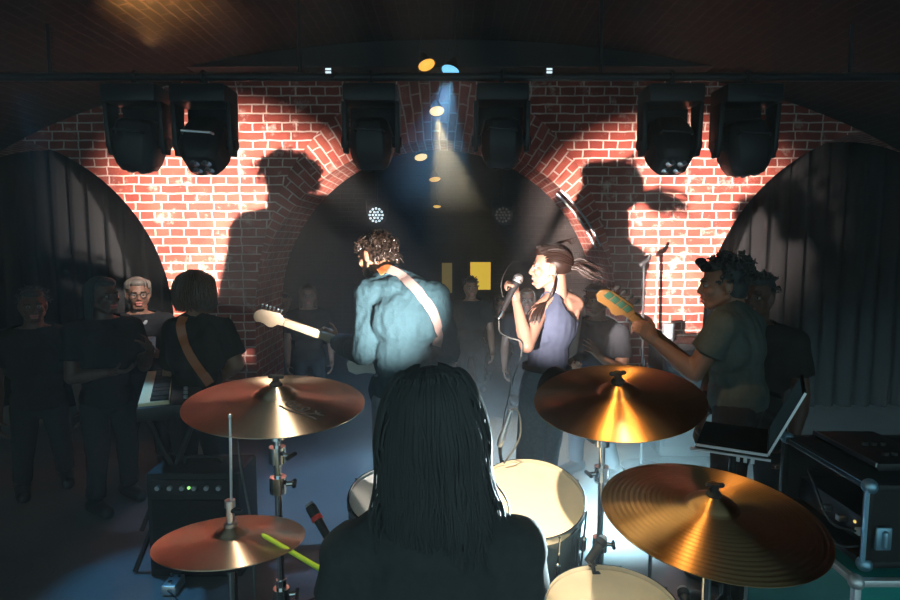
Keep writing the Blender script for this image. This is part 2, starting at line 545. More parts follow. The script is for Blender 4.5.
def wloc(o):
    p = V(o.location)
    while o.parent is not None:
        o = o.parent
        p += V(o.location)
    return p


def tag(o, label=None, cat=None, group=None, kind=None):
    if label: o['label'] = label
    if cat: o['category'] = cat
    if group: o['group'] = group
    if kind: o['kind'] = kind
    return o


def thing(name, loc, label, cat, group=None):
    o = bpy.data.objects.new(name, None)
    COL.objects.link(o)
    o.location = loc
    o.empty_display_size = .1
    return tag(o, label, cat, group)


def spline(pts, n=10):
    """Catmull-Rom through pts."""
    pts = [V(p) for p in pts]
    P = [pts[0] * 2 - pts[1]] + pts + [pts[-1] * 2 - pts[-2]]
    out = []
    for i in range(1, len(P) - 2):
        p0, p1, p2, p3 = P[i - 1:i + 3]
        for j in range(n):
            t = j / n
            out.append(.5 * ((2 * p1) + (p2 - p0) * t + (2 * p0 - 5 * p1 + 4 * p2 - p3) * t * t + (3 * p1 - p0 - 3 * p2 + p3) * t ** 3))
    out.append(pts[-1])
    return out


def bvh_of(o):
    dg = bpy.context.evaluated_depsgraph_get()
    m = o.data
    base = wloc(o)
    return BVHTree.FromPolygons([v.co + base for v in m.vertices], [tuple(p.vertices) for p in m.polygons])


def lerp(a, b, t):
    return V(a) + (V(b) - V(a)) * t


# ------------------------------------------------------------------ the cellar
WY, WT = 5.2, 0.85                       # front face and thickness of the arcade wall
ARCHES = []
for cx_px, R in ((-7, 1.58), (436, 1.58), (893, 1.66)):
    ARCHES.append((at(cx_px, 320, WY).x, at(436, 320, WY).z, R))
TOPZ, HALF = 3.45, 5.4


def ring_w(t, i=1):
    return 0.0 if i != 1 else .46 * max(0, math.sin(t)) ** 2.5


def arcade():
    mb = MB()
    bm = mb.bm
    cols = []                             # (x, z of the lower edge) along the wall, with the jambs
    xs = -HALF
    for ia, (cx, cz, R) in enumerate(ARCHES):
        left, right = max(cx - R, -HALF), min(cx + R, HALF)
        cols.append((xs, 0.0)); cols.append((left, 0.0))
        for k in range(61):
            t = math.pi * (1 - k / 60)
            r = R + ring_w(t, ia)
            x = cx + r * math.cos(t)
            if -HALF < x < HALF:
                cols.append((x, cz + r * math.sin(t)))
        cols.append((right, 0.0)); xs = right
    cols.append((xs, 0.0)); cols.append((HALF, 0.0))
    clean = [c for i, c in enumerate(cols)]
    for (x0, z0), (x1, z1) in zip(clean, clean[1:]):
        if x1 - x0 < 1e-5:
            continue
        q = [bm.verts.new((x0, WY, z0)), bm.verts.new((x1, WY, z1)), bm.verts.new((x1, WY, TOPZ)), bm.verts.new((x0, WY, TOPZ))]
        bm.faces.new(q)
    o = mb.build('wall_back', M['brick'], smooth=False, origin=(0, 0, 0))
    tag(o, kind='structure')
    # splayed voussoir rings, jambs and barrel soffits, with their own running brick courses
    mb = MB(); bm = mb.bm
    uvl = bm.loops.layers.uv.new('UVMap')

    def quad(pts, uvs):
        f = bm.faces.new([bm.verts.new(p) for p in pts])
        for l, u in zip(f.loops, uvs):
            l[uvl].uv = u
    for ia, (cx, cz, R) in enumerate(ARCHES):
        def pt(t, r, y):
            return (cx + r * math.cos(t), y, cz + r * math.sin(t))
        n = 72
        for k in range(n):
            t0, t1 = math.pi * k / n, math.pi * (k + 1) / n
            w0, w1 = ring_w(t0, ia), ring_w(t1, ia)
            y0, y1 = WY + .55 * w0, WY + .55 * w1
            s0, s1 = t0 * R * 1.1, t1 * R * 1.1
            if ia == 1:
                quad([pt(t0, R + w0, WY), pt(t1, R + w1, WY), pt(t1, R, y1), pt(t0, R, y0)], [(w0 * 1.15, s0), (w1 * 1.15, s1), (0, s1), (0, s0)])
            quad([pt(t0, R, y0), pt(t1, R, y1), pt(t1, R, WY + WT), pt(t0, R, WY + WT)], [(WY - y0, s0), (WY - y1, s1), (-WT, s1), (-WT, s0)])
        for sx in (-1, 1):
            x = cx + sx * R
            quad([(x, WY, 0), (x, WY + WT, 0), (x, WY + WT, cz), (x, WY, cz)], [(0, 0), (WT, 0), (WT, cz), (0, cz)])
    o = mb.build('trim_1', M['brick_ring'], smooth=False, origin=(0, 0, 0))
    tag(o, kind='structure')
    # rear face of the arcade wall
    mb = MB(); bm = mb.bm
    cols = []
    xs = -HALF
    for cx, cz, R in ARCHES:
        cols += [(xs, 0.), (max(cx - R, -HALF), 0.)]
        for k in range(41):
            t = math.pi * (1 - k / 40)
            x = cx + R * math.cos(t)
            if -HALF < x < HALF:
                cols.append((x, cz + R * math.sin(t)))
        xs = min(cx + R, HALF)
        cols.append((xs, 0.))
    cols += [(xs, 0.), (HALF, 0.)]
    for (x0, z0), (x1, z1) in zip(cols, cols[1:]):
        if x1 - x0 > 1e-5:
            bm.faces.new([bm.verts.new(p) for p in ((x0, WY + WT, z0), (x0, WY + WT, TOPZ), (x1, WY + WT, TOPZ), (x1, WY + WT, z1))])
    tag(mb.build('wall_back_rear', M['brick_far'], smooth=False, origin=(0, 0, 0)), kind='structure')


arcade()
tag(MB().box((0, 4.3, -.05), (12.4, 12.0, .1)).build('floor', M['floor'], smooth=False, origin=(0, 0, 0)), kind='structure')


def vault():
    mb = MB(); bm = mb.bm
    uvl = bm.loops.layers.uv.new('UVMap')
    A, B, z0, n = 5.0, 2.30, 1.02, 64
    ys = (-1.2, 1.0, 3.2, 5.2)
    arc = [0.0]
    P = [(A * math.cos(math.pi * k / n), z0 + B * math.sin(math.pi * k / n)) for k in range(n + 1)]
    for k in range(n):
        arc.append(arc[-1] + math.hypot(P[k + 1][0] - P[k][0], P[k + 1][1] - P[k][1]))
    for k in range(n):
        for y0, y1 in zip(ys, ys[1:]):
            f = bm.faces.new([bm.verts.new(p) for p in ((P[k][0], y0, P[k][1]), (P[k + 1][0], y0, P[k + 1][1]), (P[k + 1][0], y1, P[k + 1][1]), (P[k][0], y1, P[k][1]))])
            for l, u in zip(f.loops, ((y0, arc[k]), (y0, arc[k + 1]), (y1, arc[k + 1]), (y1, arc[k]))):
                l[uvl].uv = u
    bmesh.ops.remove_doubles(bm, verts=bm.verts, dist=1e-4)
    tag(mb.build('ceiling', M['brick_shade'], origin=(0, 0, 0)), kind='structure')
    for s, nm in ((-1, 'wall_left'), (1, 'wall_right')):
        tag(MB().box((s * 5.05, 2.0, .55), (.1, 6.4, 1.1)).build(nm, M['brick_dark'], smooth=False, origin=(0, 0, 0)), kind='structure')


vault()
# the room beyond the arches
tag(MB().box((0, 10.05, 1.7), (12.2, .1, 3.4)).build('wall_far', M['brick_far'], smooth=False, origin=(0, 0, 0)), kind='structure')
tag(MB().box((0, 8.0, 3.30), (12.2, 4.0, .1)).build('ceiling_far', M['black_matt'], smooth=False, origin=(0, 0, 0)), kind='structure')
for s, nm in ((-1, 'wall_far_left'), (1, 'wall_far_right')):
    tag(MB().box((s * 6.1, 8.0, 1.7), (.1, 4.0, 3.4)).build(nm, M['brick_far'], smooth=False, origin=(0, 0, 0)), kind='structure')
# lit window panes in the far wall
for i, (px, py, w, h, mt) in enumerate(((480.5, 276, .34, .46, 'e_yellow'), (447, 278, .17, .50, 'e_yellow_dim'))):
    c = at(px, py, 9.93)
    mb = MB()
    for dx, dz, sx, sz in ((0, h / 2 + .02, w + .08, .04), (0, -h / 2 - .02, w + .08, .04), (w / 2 + .02, 0, .04, h), (-w / 2 - .02, 0, .04, h)):
        mb.box(c + V((dx, .03, dz)), (sx, .08, sz))
    fr = mb.build('window_%d' % (i + 1), M['black_matt'], smooth=False)
    tag(fr, kind='structure')
    MB().box(c + V((0, .045, 0)), (w, .02, h)).build('pane', M[mt], fr, smooth=False)
# low drum platform
riser = MB().box((0.1, 1.05, .1), (2.3, 2.6, .2)).build('drum_riser', M['carpet'], smooth=False, bevel=.01)
tag(riser, kind='structure')
RZ = .2
# black steel beam at the crown of the arcade wall
tag(MB().box((0, 4.98, 3.215), (7.4, .16, .21)).build('beam', M['black'], smooth=False, bevel=.006), kind='structure')

# thin stage haze filling the cellar
hz = bpy.data.materials.new('stage haze')
hz.use_nodes = True
nt = hz.node_tree
nt.nodes.remove(nt.nodes['Principled BSDF'])
vs_ = nt.nodes.new('ShaderNodeVolumeScatter')
vs_.inputs['Color'].default_value = (.92, .96, 1, 1)
vs_.inputs['Density'].default_value = HAZE_DENSITY
vs_.inputs['Anisotropy'].default_value = 0.0
nt.links.new(vs_.outputs[0], nt.nodes['Material Output'].inputs['Volume'])
haze = MB().box((0, 4.35, 1.66), (9.8, 11.1, 3.26)).build('haze', hz, smooth=False)
tag(haze, 'thin smoke haze drifting through the whole brick cellar', 'haze', kind='stuff')


def fog_cloud(name, label, cat, centre, size, density, power, both=False):
  fg = bpy.data.materials.new(name)
  fg.use_nodes = True
  nt = fg.node_tree
  nt.nodes.remove(nt.nodes['Principled BSDF'])
  N, Lk = nt.nodes.new, nt.links.new
  vs_ = N('ShaderNodeVolumeScatter')
  vs_.inputs['Color'].default_value = (.94, .97, 1, 1)
  tc = N('ShaderNodeTexCoord')
  mp = N('ShaderNodeMapping')
  mp.inputs['Location'].default_value = (-1, -1, 0)
  mp.inputs['Scale'].default_value = (2, 2, 1)
  Lk(tc.outputs['Generated'], mp.inputs['Vector'])
  sp = N('ShaderNodeSeparateXYZ')
  Lk(mp.outputs[0], sp.inputs[0])


  def mnode(op, a, b=None):
      m = N('ShaderNodeMath'); m.operation = op; m.use_clamp = op in ('SUBTRACT',)
      if op == 'MULTIPLY_ADD': m.inputs[2].default_value = -1.0
      for i, v in enumerate((a, b)):
          if v is None: continue
          if isinstance(v, (int, float)): m.inputs[i].default_value = v
          else: Lk(v, m.inputs[i])
      return m.outputs[0]


  fx_ = mnode('SUBTRACT', 1.0, mnode('MULTIPLY', sp.outputs[0], sp.outputs[0]))
  fy_ = mnode('SUBTRACT', 1.0, mnode('MULTIPLY', sp.outputs[1], sp.outputs[1]))
  zz = sp.outputs[2]
  if both:
      z2 = mnode('ABSOLUTE', mnode('MULTIPLY_ADD', zz, 2.0))
      zz = mnode('MULTIPLY', z2, z2)
  fz_ = mnode('SUBTRACT', 1.0, zz)
  nz = N('ShaderNodeTexNoise')
  nz.inputs['Scale'].default_value = 2.2
  nz.inputs['Detail'].default_value = 3
  Lk(tc.outputs['Object'], nz.inputs['Vector'])
  dn = mnode('MULTIPLY', mnode('MULTIPLY', fx_, fy_), mnode('MULTIPLY', mnode('POWER', fz_, power), mnode('MULTIPLY', nz.outputs['Fac'], density)))
  Lk(dn, vs_.inputs['Density'])
  Lk(vs_.outputs[0], nt.nodes['Material Output'].inputs['Volume'])
  tag(MB().box(centre, size).build(name, fg, smooth=False), label, cat, kind='stuff')


fog_cloud('low_fog', 'low blue-lit fog lying over the stage floor before the arch', 'fog', (.35, 3.75, .66), (3.6, 2.75, 1.30), FOG_DENSITY, 1.5)
fog_cloud('smoke_puff', 'faint smoke hanging under the blue and amber ceiling lamps', 'smoke', (-.02, 4.5, 2.50), (1.1, 1.3, 1.10), .26, 1.0, True)


# ------------------------------------------------------------------ people
def head_shapes(mb, c, f, up, neck, s=1.0, jaw=1.0, mouth_open=0.0, neck_r=.055):
    f = V(f).normalized()
    up = V(up)
    up = (up - f * up.dot(f)).normalized()
    r = f.cross(up)
    A = (r, f, up)
    P = lambda x, y, z: V(c) + (r * x + f * y + up * z) * s
    mb.ell(P(0, -.012, .032), (.074 * s, .094 * s, .084 * s), A)
    mb.ell(P(0, .028, -.030), (.059 * s * jaw, .062 * s, .076 * s), A)
    mb.cap(P(-.022, .058, -.093), P(.022, .058, -.093), .020 * s)
    for q in (-1, 1):
        mb.cap(P(q * .056 * jaw, -.005, -.05), P(q * .022, .056, -.094), .018 * s, .016 * s)
        mb.ell(P(q * .038, .060, -.022), .026 * s, A)
        mb.ell(P(q * .077, -.010, -.004), (.010 * s, .020 * s, .032 * s), A)
        mb.ell(P(q * .074, -.002, -.026), (.008 * s, .010 * s, .012 * s), A)
    mb.cap(P(-.034, .076, .022), P(.034, .076, .022), .013 * s)
    mb.cap(P(0, .086, .010), P(0, .102, -.028), .0085 * s, .0115 * s)
    for q in (-1, 1):
        mb.ell(P(q * .012, .094, -.032), .009 * s, A)
    mb.cap(P(-.014, .084, -.056), P(.014, .084, -.056), .010 * s)
    mb.cap(P(-.012, .082, -.074 - mouth_open), P(.012, .082, -.074 - mouth_open), .009 * s)
    mb.cap(P(0, -.030, -.045), V(neck), neck_r * s, neck_r * 1.12 * s)
    return A, P


def face_parts(body, c, f, up, s=1.0, mouth_open=0.0, brow_mat=None):
    f = V(f).normalized()
    up = (V(up) - f * V(up).dot(f)).normalized()
    r = f.cross(up)
    A = (r, f, up)
    P = lambda x, y, z: V(c) + (r * x + f * y + up * z) * s
    for q in (-1, 1):
        e = MB().ell(P(q * .031, .077, .001), (.0135 * s, .0125 * s, .0085 * s), A, 14, 10).build('eye', M['eye_white'], body)
        MB().ell(P(q * .031, .0845, .001), (.0062 * s, .006 * s, .0062 * s), A, 10, 8).build('iris', M['iris'], e)
        MB().cap(P(q * .016, .091, .021), P(q * .048, .080, .022), .0045 * s, .003 * s).build('eyebrow', brow_mat or M['hair_dark'], body)
    mb = MB()
    mb.cap(P(-.019, .089, -.058), P(.019, .089, -.058), .0065 * s)
    mb.cap(P(-.016, .087, -.073 - mouth_open), P(.016, .087, -.073 - mouth_open), .0065 * s)
    mb.build('lips', M['lips'], body)


def hand_shapes(mb, w, d, n, side, curl=0.5, s=1.0, thumb=0.6, spread=0.0):
    """w wrist, d along the palm, n palm normal (towards which fingers curl), side towards the thumb."""
    d = V(d).normalized()
    n = (V(n) - d * V(n).dot(d)).normalized()
    sd = V(side)
    sd = (sd - d * sd.dot(d) - n * sd.dot(n)).normalized()
    w = V(w)
    mb.cap(w - d * .02, w + d * .03, .024 * s, .026 * s)
    lens = (.92, 1.05, 1.0, .78)
    for i in range(4):
        k = (1.5 - i) * .0215 * s
        kn = w + d * (.090 - .006 * abs(i - 1.2)) * s + sd * k
        mb.cap(w + d * .012 * s + sd * k * .6, kn, .0145 * s, .0118 * s)
        a, p = 0.0, kn
        dirv = (d + sd * (k * 8 * spread)).normalized()
        for j, L in enumerate((.043, .027, .021)):
            a += curl * (1.05, 1.2, .8)[j]
            q = p + (dirv * math.cos(a) + n * math.sin(a)) * L * lens[i] * s
            mb.cap(p, q, (.0092, .0084, .0076)[j] * s, (.0084, .0076, .0064)[j] * s, n=10, k=3)
            p = q
    p = w + d * .022 * s + sd * .022 * s
    dv = (d * .62 + sd * .75 + n * thumb * .5).normalized()
    for j, (L, rr) in enumerate(((.046, .0135), (.033, .0105), (.025, .0092))):
        q = p + dv * L * s
        mb.cap(p, q, rr * s, rr * .85 * s, n=10, k=3)
        dv = (dv + n * thumb * .55 - sd * thumb * .35).normalized()
        p = q


def person(label, pel, chest, neckp, headc, hf, hup, tf, sh, el, wr, skin='skin', shirt='tee_black', pants='jeans_dark',
           kind='tee', s=1.0, w=1.0, hands=None, legs=None, z0=0.0, voxel=.006, jaw=1.0, mouth=0.0, arm=1.0, face=True, wrinkle=.006, group=None, brow=None, sleeve=.55, keep=None, tall=None):
    """sh, el, wr: (left, right) joints. Returns the body object and its frame."""
    pel, chest, neckp, headc = V(pel), V(chest), V(neckp), V(headc)
    f = V(tf).normalized()
    spine = (neckp - pel).normalized()
    f = (f - spine * f.dot(spine)).normalized()
    r = f.cross(spine)
    A = (r, f, spine)
    if legs is None:
        L = []
        for q in (-1, 1):                       # left, right
            fr = V((f.x, f.y, 0)).normalized()
            rr = V((r.x, r.y, 0)).normalized()
            hip = pel + r * q * .085 * w - spine * .05
            ank = V((hip.x, hip.y, z0 + .085)) + rr * q * .045 + fr * (.05 * q)
            kn = lerp(hip, ank, .5) + fr * .04
            L.append((hip, kn, ank, ank + fr * .17 - V((0, 0, .05))))
        legs = L

    def torso(mb, g=0.0, low=True):
        k = w
        mb.ell(pel + spine * .0, (.158 * k + g, .112 * k + g, .125 + g), A)
        mb.ell(lerp(pel, chest, .45), (.138 * k + g, .098 * k + g, .16 + g), A)
        mb.ell(chest, (.158 * k + g, .112 * k + g, .155 + g), A)
        mb.ell(lerp(chest, neckp, .5), (.135 * k + g, .085 * k + g, .10 + g), A)
        mid = (V(sh[0]) + V(sh[1])) / 2
        for q in (0, 1):
            mb.cap(lerp(mid, sh[q], .35), sh[q], .074 * k + g, .058 * arm + g)
            mb.cap(lerp(neckp, mid, .1) + spine * .005, lerp(sh[q], mid, .12) + spine * .012, .048 + g, .046 + g)
            mb.cap(lerp(pel, chest, .9) + (V(sh[q]) - mid) * .55, lerp(sh[q], mid, .1), .085 * k + g, .058 * arm + g)

    def armshape(mb, q, g=0.0, upto=2.0, cuff=False):
        a, b, c = V(sh[q]), V(el[q]), V(wr[q])
        if upto <= 1:
            e = lerp(a, b, upto)
            mb.cap(a, lerp(a, b, upto * .7), .056 * arm + g, .052 * arm + g)
            mb.cyl(lerp(a, b, upto * .3), e, .054 * arm + g, .053 * arm + g + .006)
        else:
            mb.cap(a, b, .056 * arm + g, .042 * arm + g)
            t = upto - 1
            e = lerp(b, c, t)
            mb.cap(b, lerp(b, c, min(t, .35)), .043 * arm + g, .044 * arm + g)
            if t >= .999 and not cuff:
                mb.cap(lerp(b, c, .3), c, .043 * arm + g, .026 * arm + g)
            else:
                mb.cyl(lerp(b, c, .3), e, .043 * arm + g, .032 * arm + g)
    mb = MB()
    torso(mb)
    AH, PH = head_shapes(mb, headc, hf, hup, neckp, s, jaw, mouth)
    for q in (0, 1):
        armshape(mb, q)
        hip, kn, ank, toe = legs[q]
        mb.cap(hip, kn, .082 * w, .054)
        mb.cap(kn, ank, .053, .036)
        mb.cap(ank - V((0, 0, .035)), toe, .034, .026)
        h = (hands or {}).get(q)
        if h is None:
            d = (V(wr[q]) - V(el[q])).normalized()
            n_ = f if abs(d.dot(f)) < .9 else -r * (1 - 2 * q)
            h = dict(d=d, n=-r * (1 if q else -1) if abs(d.dot(r)) < .8 else f, side=f if abs(d.dot(f)) < .8 else spine, curl=.45)
        hand_shapes(mb, wr[q], h['d'], h['n'], h['side'], h.get('curl', .5), h.get('s', 1.0), h.get('thumb', .6), h.get('spread', 0))
    body = mb.build('person', M[skin], remesh=voxel, relax=3)
    tag(body, label, 'person', group)
    if face:
        face_parts(body, headc, hf, hup, s, mouth, brow)
    # clothes
    g = {'tee': .016, 'jacket': .024, 'tank': .008}[kind]
    mb = MB()
    torso(mb, g)
    if kind == 'tee':
        for q in (0, 1):
            armshape(mb, q, g, sleeve)
    elif kind == 'jacket':
        for q in (0, 1):
            armshape(mb, q, g - .002, 1.94, True)
    zc = pel - spine * .06
    neck_cut = neckp + spine * .03

    def keepf(v):
        if (v - zc).dot(spine) < 0:
            return False
        if (v - neck_cut).dot((spine + f * .35).normalized()) > 0 and (v - neck_cut).length < .16:
            return False
        return keep(v, A) if keep else True
    sh_o = mb.build('jacket' if kind == 'jacket' else ('vest' if kind == 'tank' else 'shirt'), M[shirt], body, remesh=max(voxel, .007), relax=10 if kind == 'jacket' else 5, wrinkle=wrinkle, wscale=13 if kind == 'jacket' else 9, keep=keepf)
    mb = MB()
    mb.ell(pel, (.163 * w + .006, .118 * w + .006, .13), A)
    mb.ell(pel + spine * .07, (.150 * w, .108 * w, .09), A)
    for q in (0, 1):
        hip, kn, ank, toe = legs[q]
        mb.cap(hip, kn, .093 * w, .068)
        mb.cap(kn, lerp(kn, ank, .6), .068, .058)
        mb.cyl(lerp(kn, ank, .3), lerp(kn, ank, .98), .060, .058)
    mb.build('trousers', M[pants], body, remesh=.010, relax=4, wrinkle=.005, keep=lambda v: (v - pel).dot(spine) < .10)
    for q in (0, 1):
        hip, kn, ank, toe = legs[q]
        fr = (V((toe.x, toe.y, 0)) - V((ank.x, ank.y, 0))).normalized()
        mb = MB()
        base = V((ank.x, ank.y, ank.z - .05))
        mb.cap(base - fr * .05, base + fr * .165, .050, .044)
        mb.cap(base - fr * .03, ank + V((0, 0, .02)), .052, .050)
        sole_z = ank.z - .085
        mb.build('shoe', M['shoe'], body, remesh=.008, relax=2, keep=lambda v: v.z > sole_z)
    return body, A, PH, sh_o, legs


def cap_hair(mb, P, A, s, grow=1.0, back=0.0):
    """skull-hugging base of a hairdo: crown, back and sides, leaving the face free."""
    mb.ell(P(0, -.030, .045), (.080 * s * grow, .090 * s * grow, .084 * s * grow), A)
    mb.ell(P(0, -.052, .0), (.074 * s * grow, .062 * s * grow, .085 * s * grow), A)
    mb.ell(P(0, .025, .085), (.062 * s * grow, .055 * s * grow, .036 * s * grow), A)


def curls(mb, P, n, spread, rr=(.004, .0075), seed=1, keep=lambda d: True, loop=.014, length=.05, droop=.5):
    rnd = random.Random(seed)
    c = 0
    while c < n:
        d = V((rnd.gauss(0, 1), rnd.gauss(0, 1), rnd.gauss(0, 1))).normalized()
        if not keep(d):
            continue
        c += 1
        base = V((d.x * .080, -.025 + d.y * .092, .030 + d.z * .090)) * (1.0 + spread * rnd.random() * .3)
        out = V((d.x, d.y, d.z)) * .6 + V((0, 0, -droop))
        out += V((rnd.uniform(-.5, .5), rnd.uniform(-.5, .5), rnd.uniform(-.3, .3)))
        out.normalize()
        x, y, z = frame_of(out)
        ph, tw = rnd.uniform(0, 6.28), rnd.uniform(4, 8)
        L, lp = length * rnd.uniform(.6, 1.3), loop * rnd.uniform(.5, 1.2)
        pts = []
        for i in range(9):
            t = i / 8
            q = base + out * L * t + (x * math.cos(ph + tw * t) + y * math.sin(ph + tw * t)) * lp
            pts.append(P(q.x, q.y, q.z))
        r0 = rnd.uniform(*rr)
        mb.tube(pts, r0, 5, r0 * .5)


# ---- the drummer, seen from behind at the camera's feet
def drummer():
    Y = 1.26
    pel = at(432, 700, Y - .06); pel.z = RZ + .50
    ch = at(436, 590, Y - .01)
    nk = at(434, 500, Y)
    hc = at(431, 424, Y + .04)
    shl, shr = at(352, 556, Y), at(513, 550, Y)
    ell_, elr = at(335, 672, Y + .03), at(528, 668, Y + .02)
    wl = at(358, 598, Y + .16)
    wrr = at(520, 640, Y + .30)
    fx = V((.0, 1, 0))
    legs = []
    for q in (-1, 1):
        hip = pel + V((q * .10, .02, -.03))
        kn = hip + V((q * .16, .40, .02))
        ank = V((kn.x + q * .03, kn.y + .10, RZ + .085))
        legs.append((hip, kn, ank, ank + V((q * .03, .17, -.05))))
    sd = (at(263, 535, 1.45) - wl).normalized()
    hands = {0: dict(d=V((-.25, .95, .1)), n=V((.2, 0, -1)), side=V((1, .3, .2)), curl=1.05),
             1: dict(d=V((-.1, 1, .1)), n=V((-.2, 0, -1)), side=V((-1, .2, .1)), curl=1.0)}
    body, A, P, sh_o, _ = person('long-haired drummer in a black top seated behind the kit, seen from behind', pel, ch, nk, hc, (-.12, 1, -.06), (-.04, 0, 1), fx,
                                 (shl, shr), (ell_, elr), (wl, wrr), 'skin', 'tee_drummer', 'jeans_dark', 'tee', hands=hands, legs=legs, sleeve=.30, w=1.05, voxel=.007)
    mb = MB()
    s = 1.0
    mb.ell(P(0, -.018, .040), (.096, .108, .096), A)
    mb.ell(P(0, -.040, -.03), (.114, .090, .12), A)
    mb.ell(P(-.010, -.06, -.11), (.116, .066, .11), A)
    mb.ell(P(0.0, -.075, -.19), (.120, .055, .11), A)
    mb.ell(P(0.015, -.085, -.27), (.112, .040, .10), A)
    hair = mb.build('hair', M['hair_black'], body, remesh=.012, relax=22)
    tree = bvh_of(hair)
    mb = MB()
    rnd = random.Random(3)
    for i in range(260):
        a = rnd.uniform(-1.6, 1.6)
        x0, y0 = math.sin(a), -math.cos(a)
        side = abs(a) / 1.5
        wv = rnd.uniform(-.012, .012)
        j = lambda k=.006: rnd.uniform(-k, k)
        top = (x0 * .025 + j(), y0 * .05 - .01, .136 - rnd.random() * .012)
        drop = rnd.uniform(.22, .36) * (1 - .15 * side)
        pts = [top, (x0 * .074 + j(), y0 * .085 - .012, .112 + j()), (x0 * .104 + j(), y0 * .105 - .012, .060), (x0 * .120 + wv * .5 + j(), y0 * .10 - .02, -.02),
               (x0 * .116 + wv + j(), y0 * .075 - .035, -.11), (x0 * .122 + wv * 2 + j(.012), y0 * .055 - .05, -.12 - drop * .25), (x0 * .126 + wv * 2 + .01 * side + j(.014), y0 * .05 - .055, -.12 - drop * .55), (x0 * .122 + wv * 3.4 + .012 + j(.02), y0 * .03 - .07, -.12 - drop * .95)]
        out = []
        lift = rnd.uniform(-.001, .006)
        for p in spline(pts, 4):
            q = P(*p)
            hit, nrm, _, dist = tree.find_nearest(q)
            inside = (q - hit).dot(nrm) < lift
            out.append(hit + nrm * lift if inside or dist < .012 else q)
        mb.tube(out, .0042, 5, .0014)
    mb.build('hair_lock', M['hair_black'], hair)
    # stick in the hand
    tip = at(263, 535, 1.385)
    butt = tip + (at(322, 570, 1.37) - tip).normalized() * .40
    st = MB().cap(lerp(tip, butt, .035), butt, .0055, .0078).cap(tip, lerp(tip, butt, .03), .0042, .006).build('drumstick', M['stick'])
    tag(st, 'lime green drumstick raised over the hi-hat in the drummer\'s hand', 'drumstick')
    # stool
    th = thing('drum_throne', (pel.x, pel.y, RZ), 'round black drum throne under the seated drummer', 'stool')
    MB().lathe((pel.x, pel.y, pel.z - .19), (0, 0, 1), [(0, 0), (.15, 0), (.165, .02), (.165, .06), (.14, .085), (0, .09)], 28).build('seat', M['tolex'], th)
    MB().cyl((pel.x, pel.y, RZ + .12), (pel.x, pel.y, pel.z - .19), .016).build('post', M['chrome'], th)
    for k in range(3):
        a = k * 2.094 + .5
        MB().cyl((pel.x, pel.y, RZ + .2), (pel.x + .22 * math.cos(a), pel.y + .22 * math.sin(a), RZ + .008), .009).build('leg', M['chrome'], th)


drummer()


# ---- instruments held by the players
def outline_body(k=1.0):
    half = [(-.19, 0), (-.185, .07), (-.15, .135), (-.09, .160), (-.03, .135), (.02, .112), (.07, .125), (.12, .155), (.17, .15), (.20, .11), (.185, .075), (.15, .055), (.13, .035)]
    up = [(x * k, y * k) for x, y in half]
    dn = [(x * k * .97, -y * k) for x, y in reversed(half[1:])]
    return up + dn


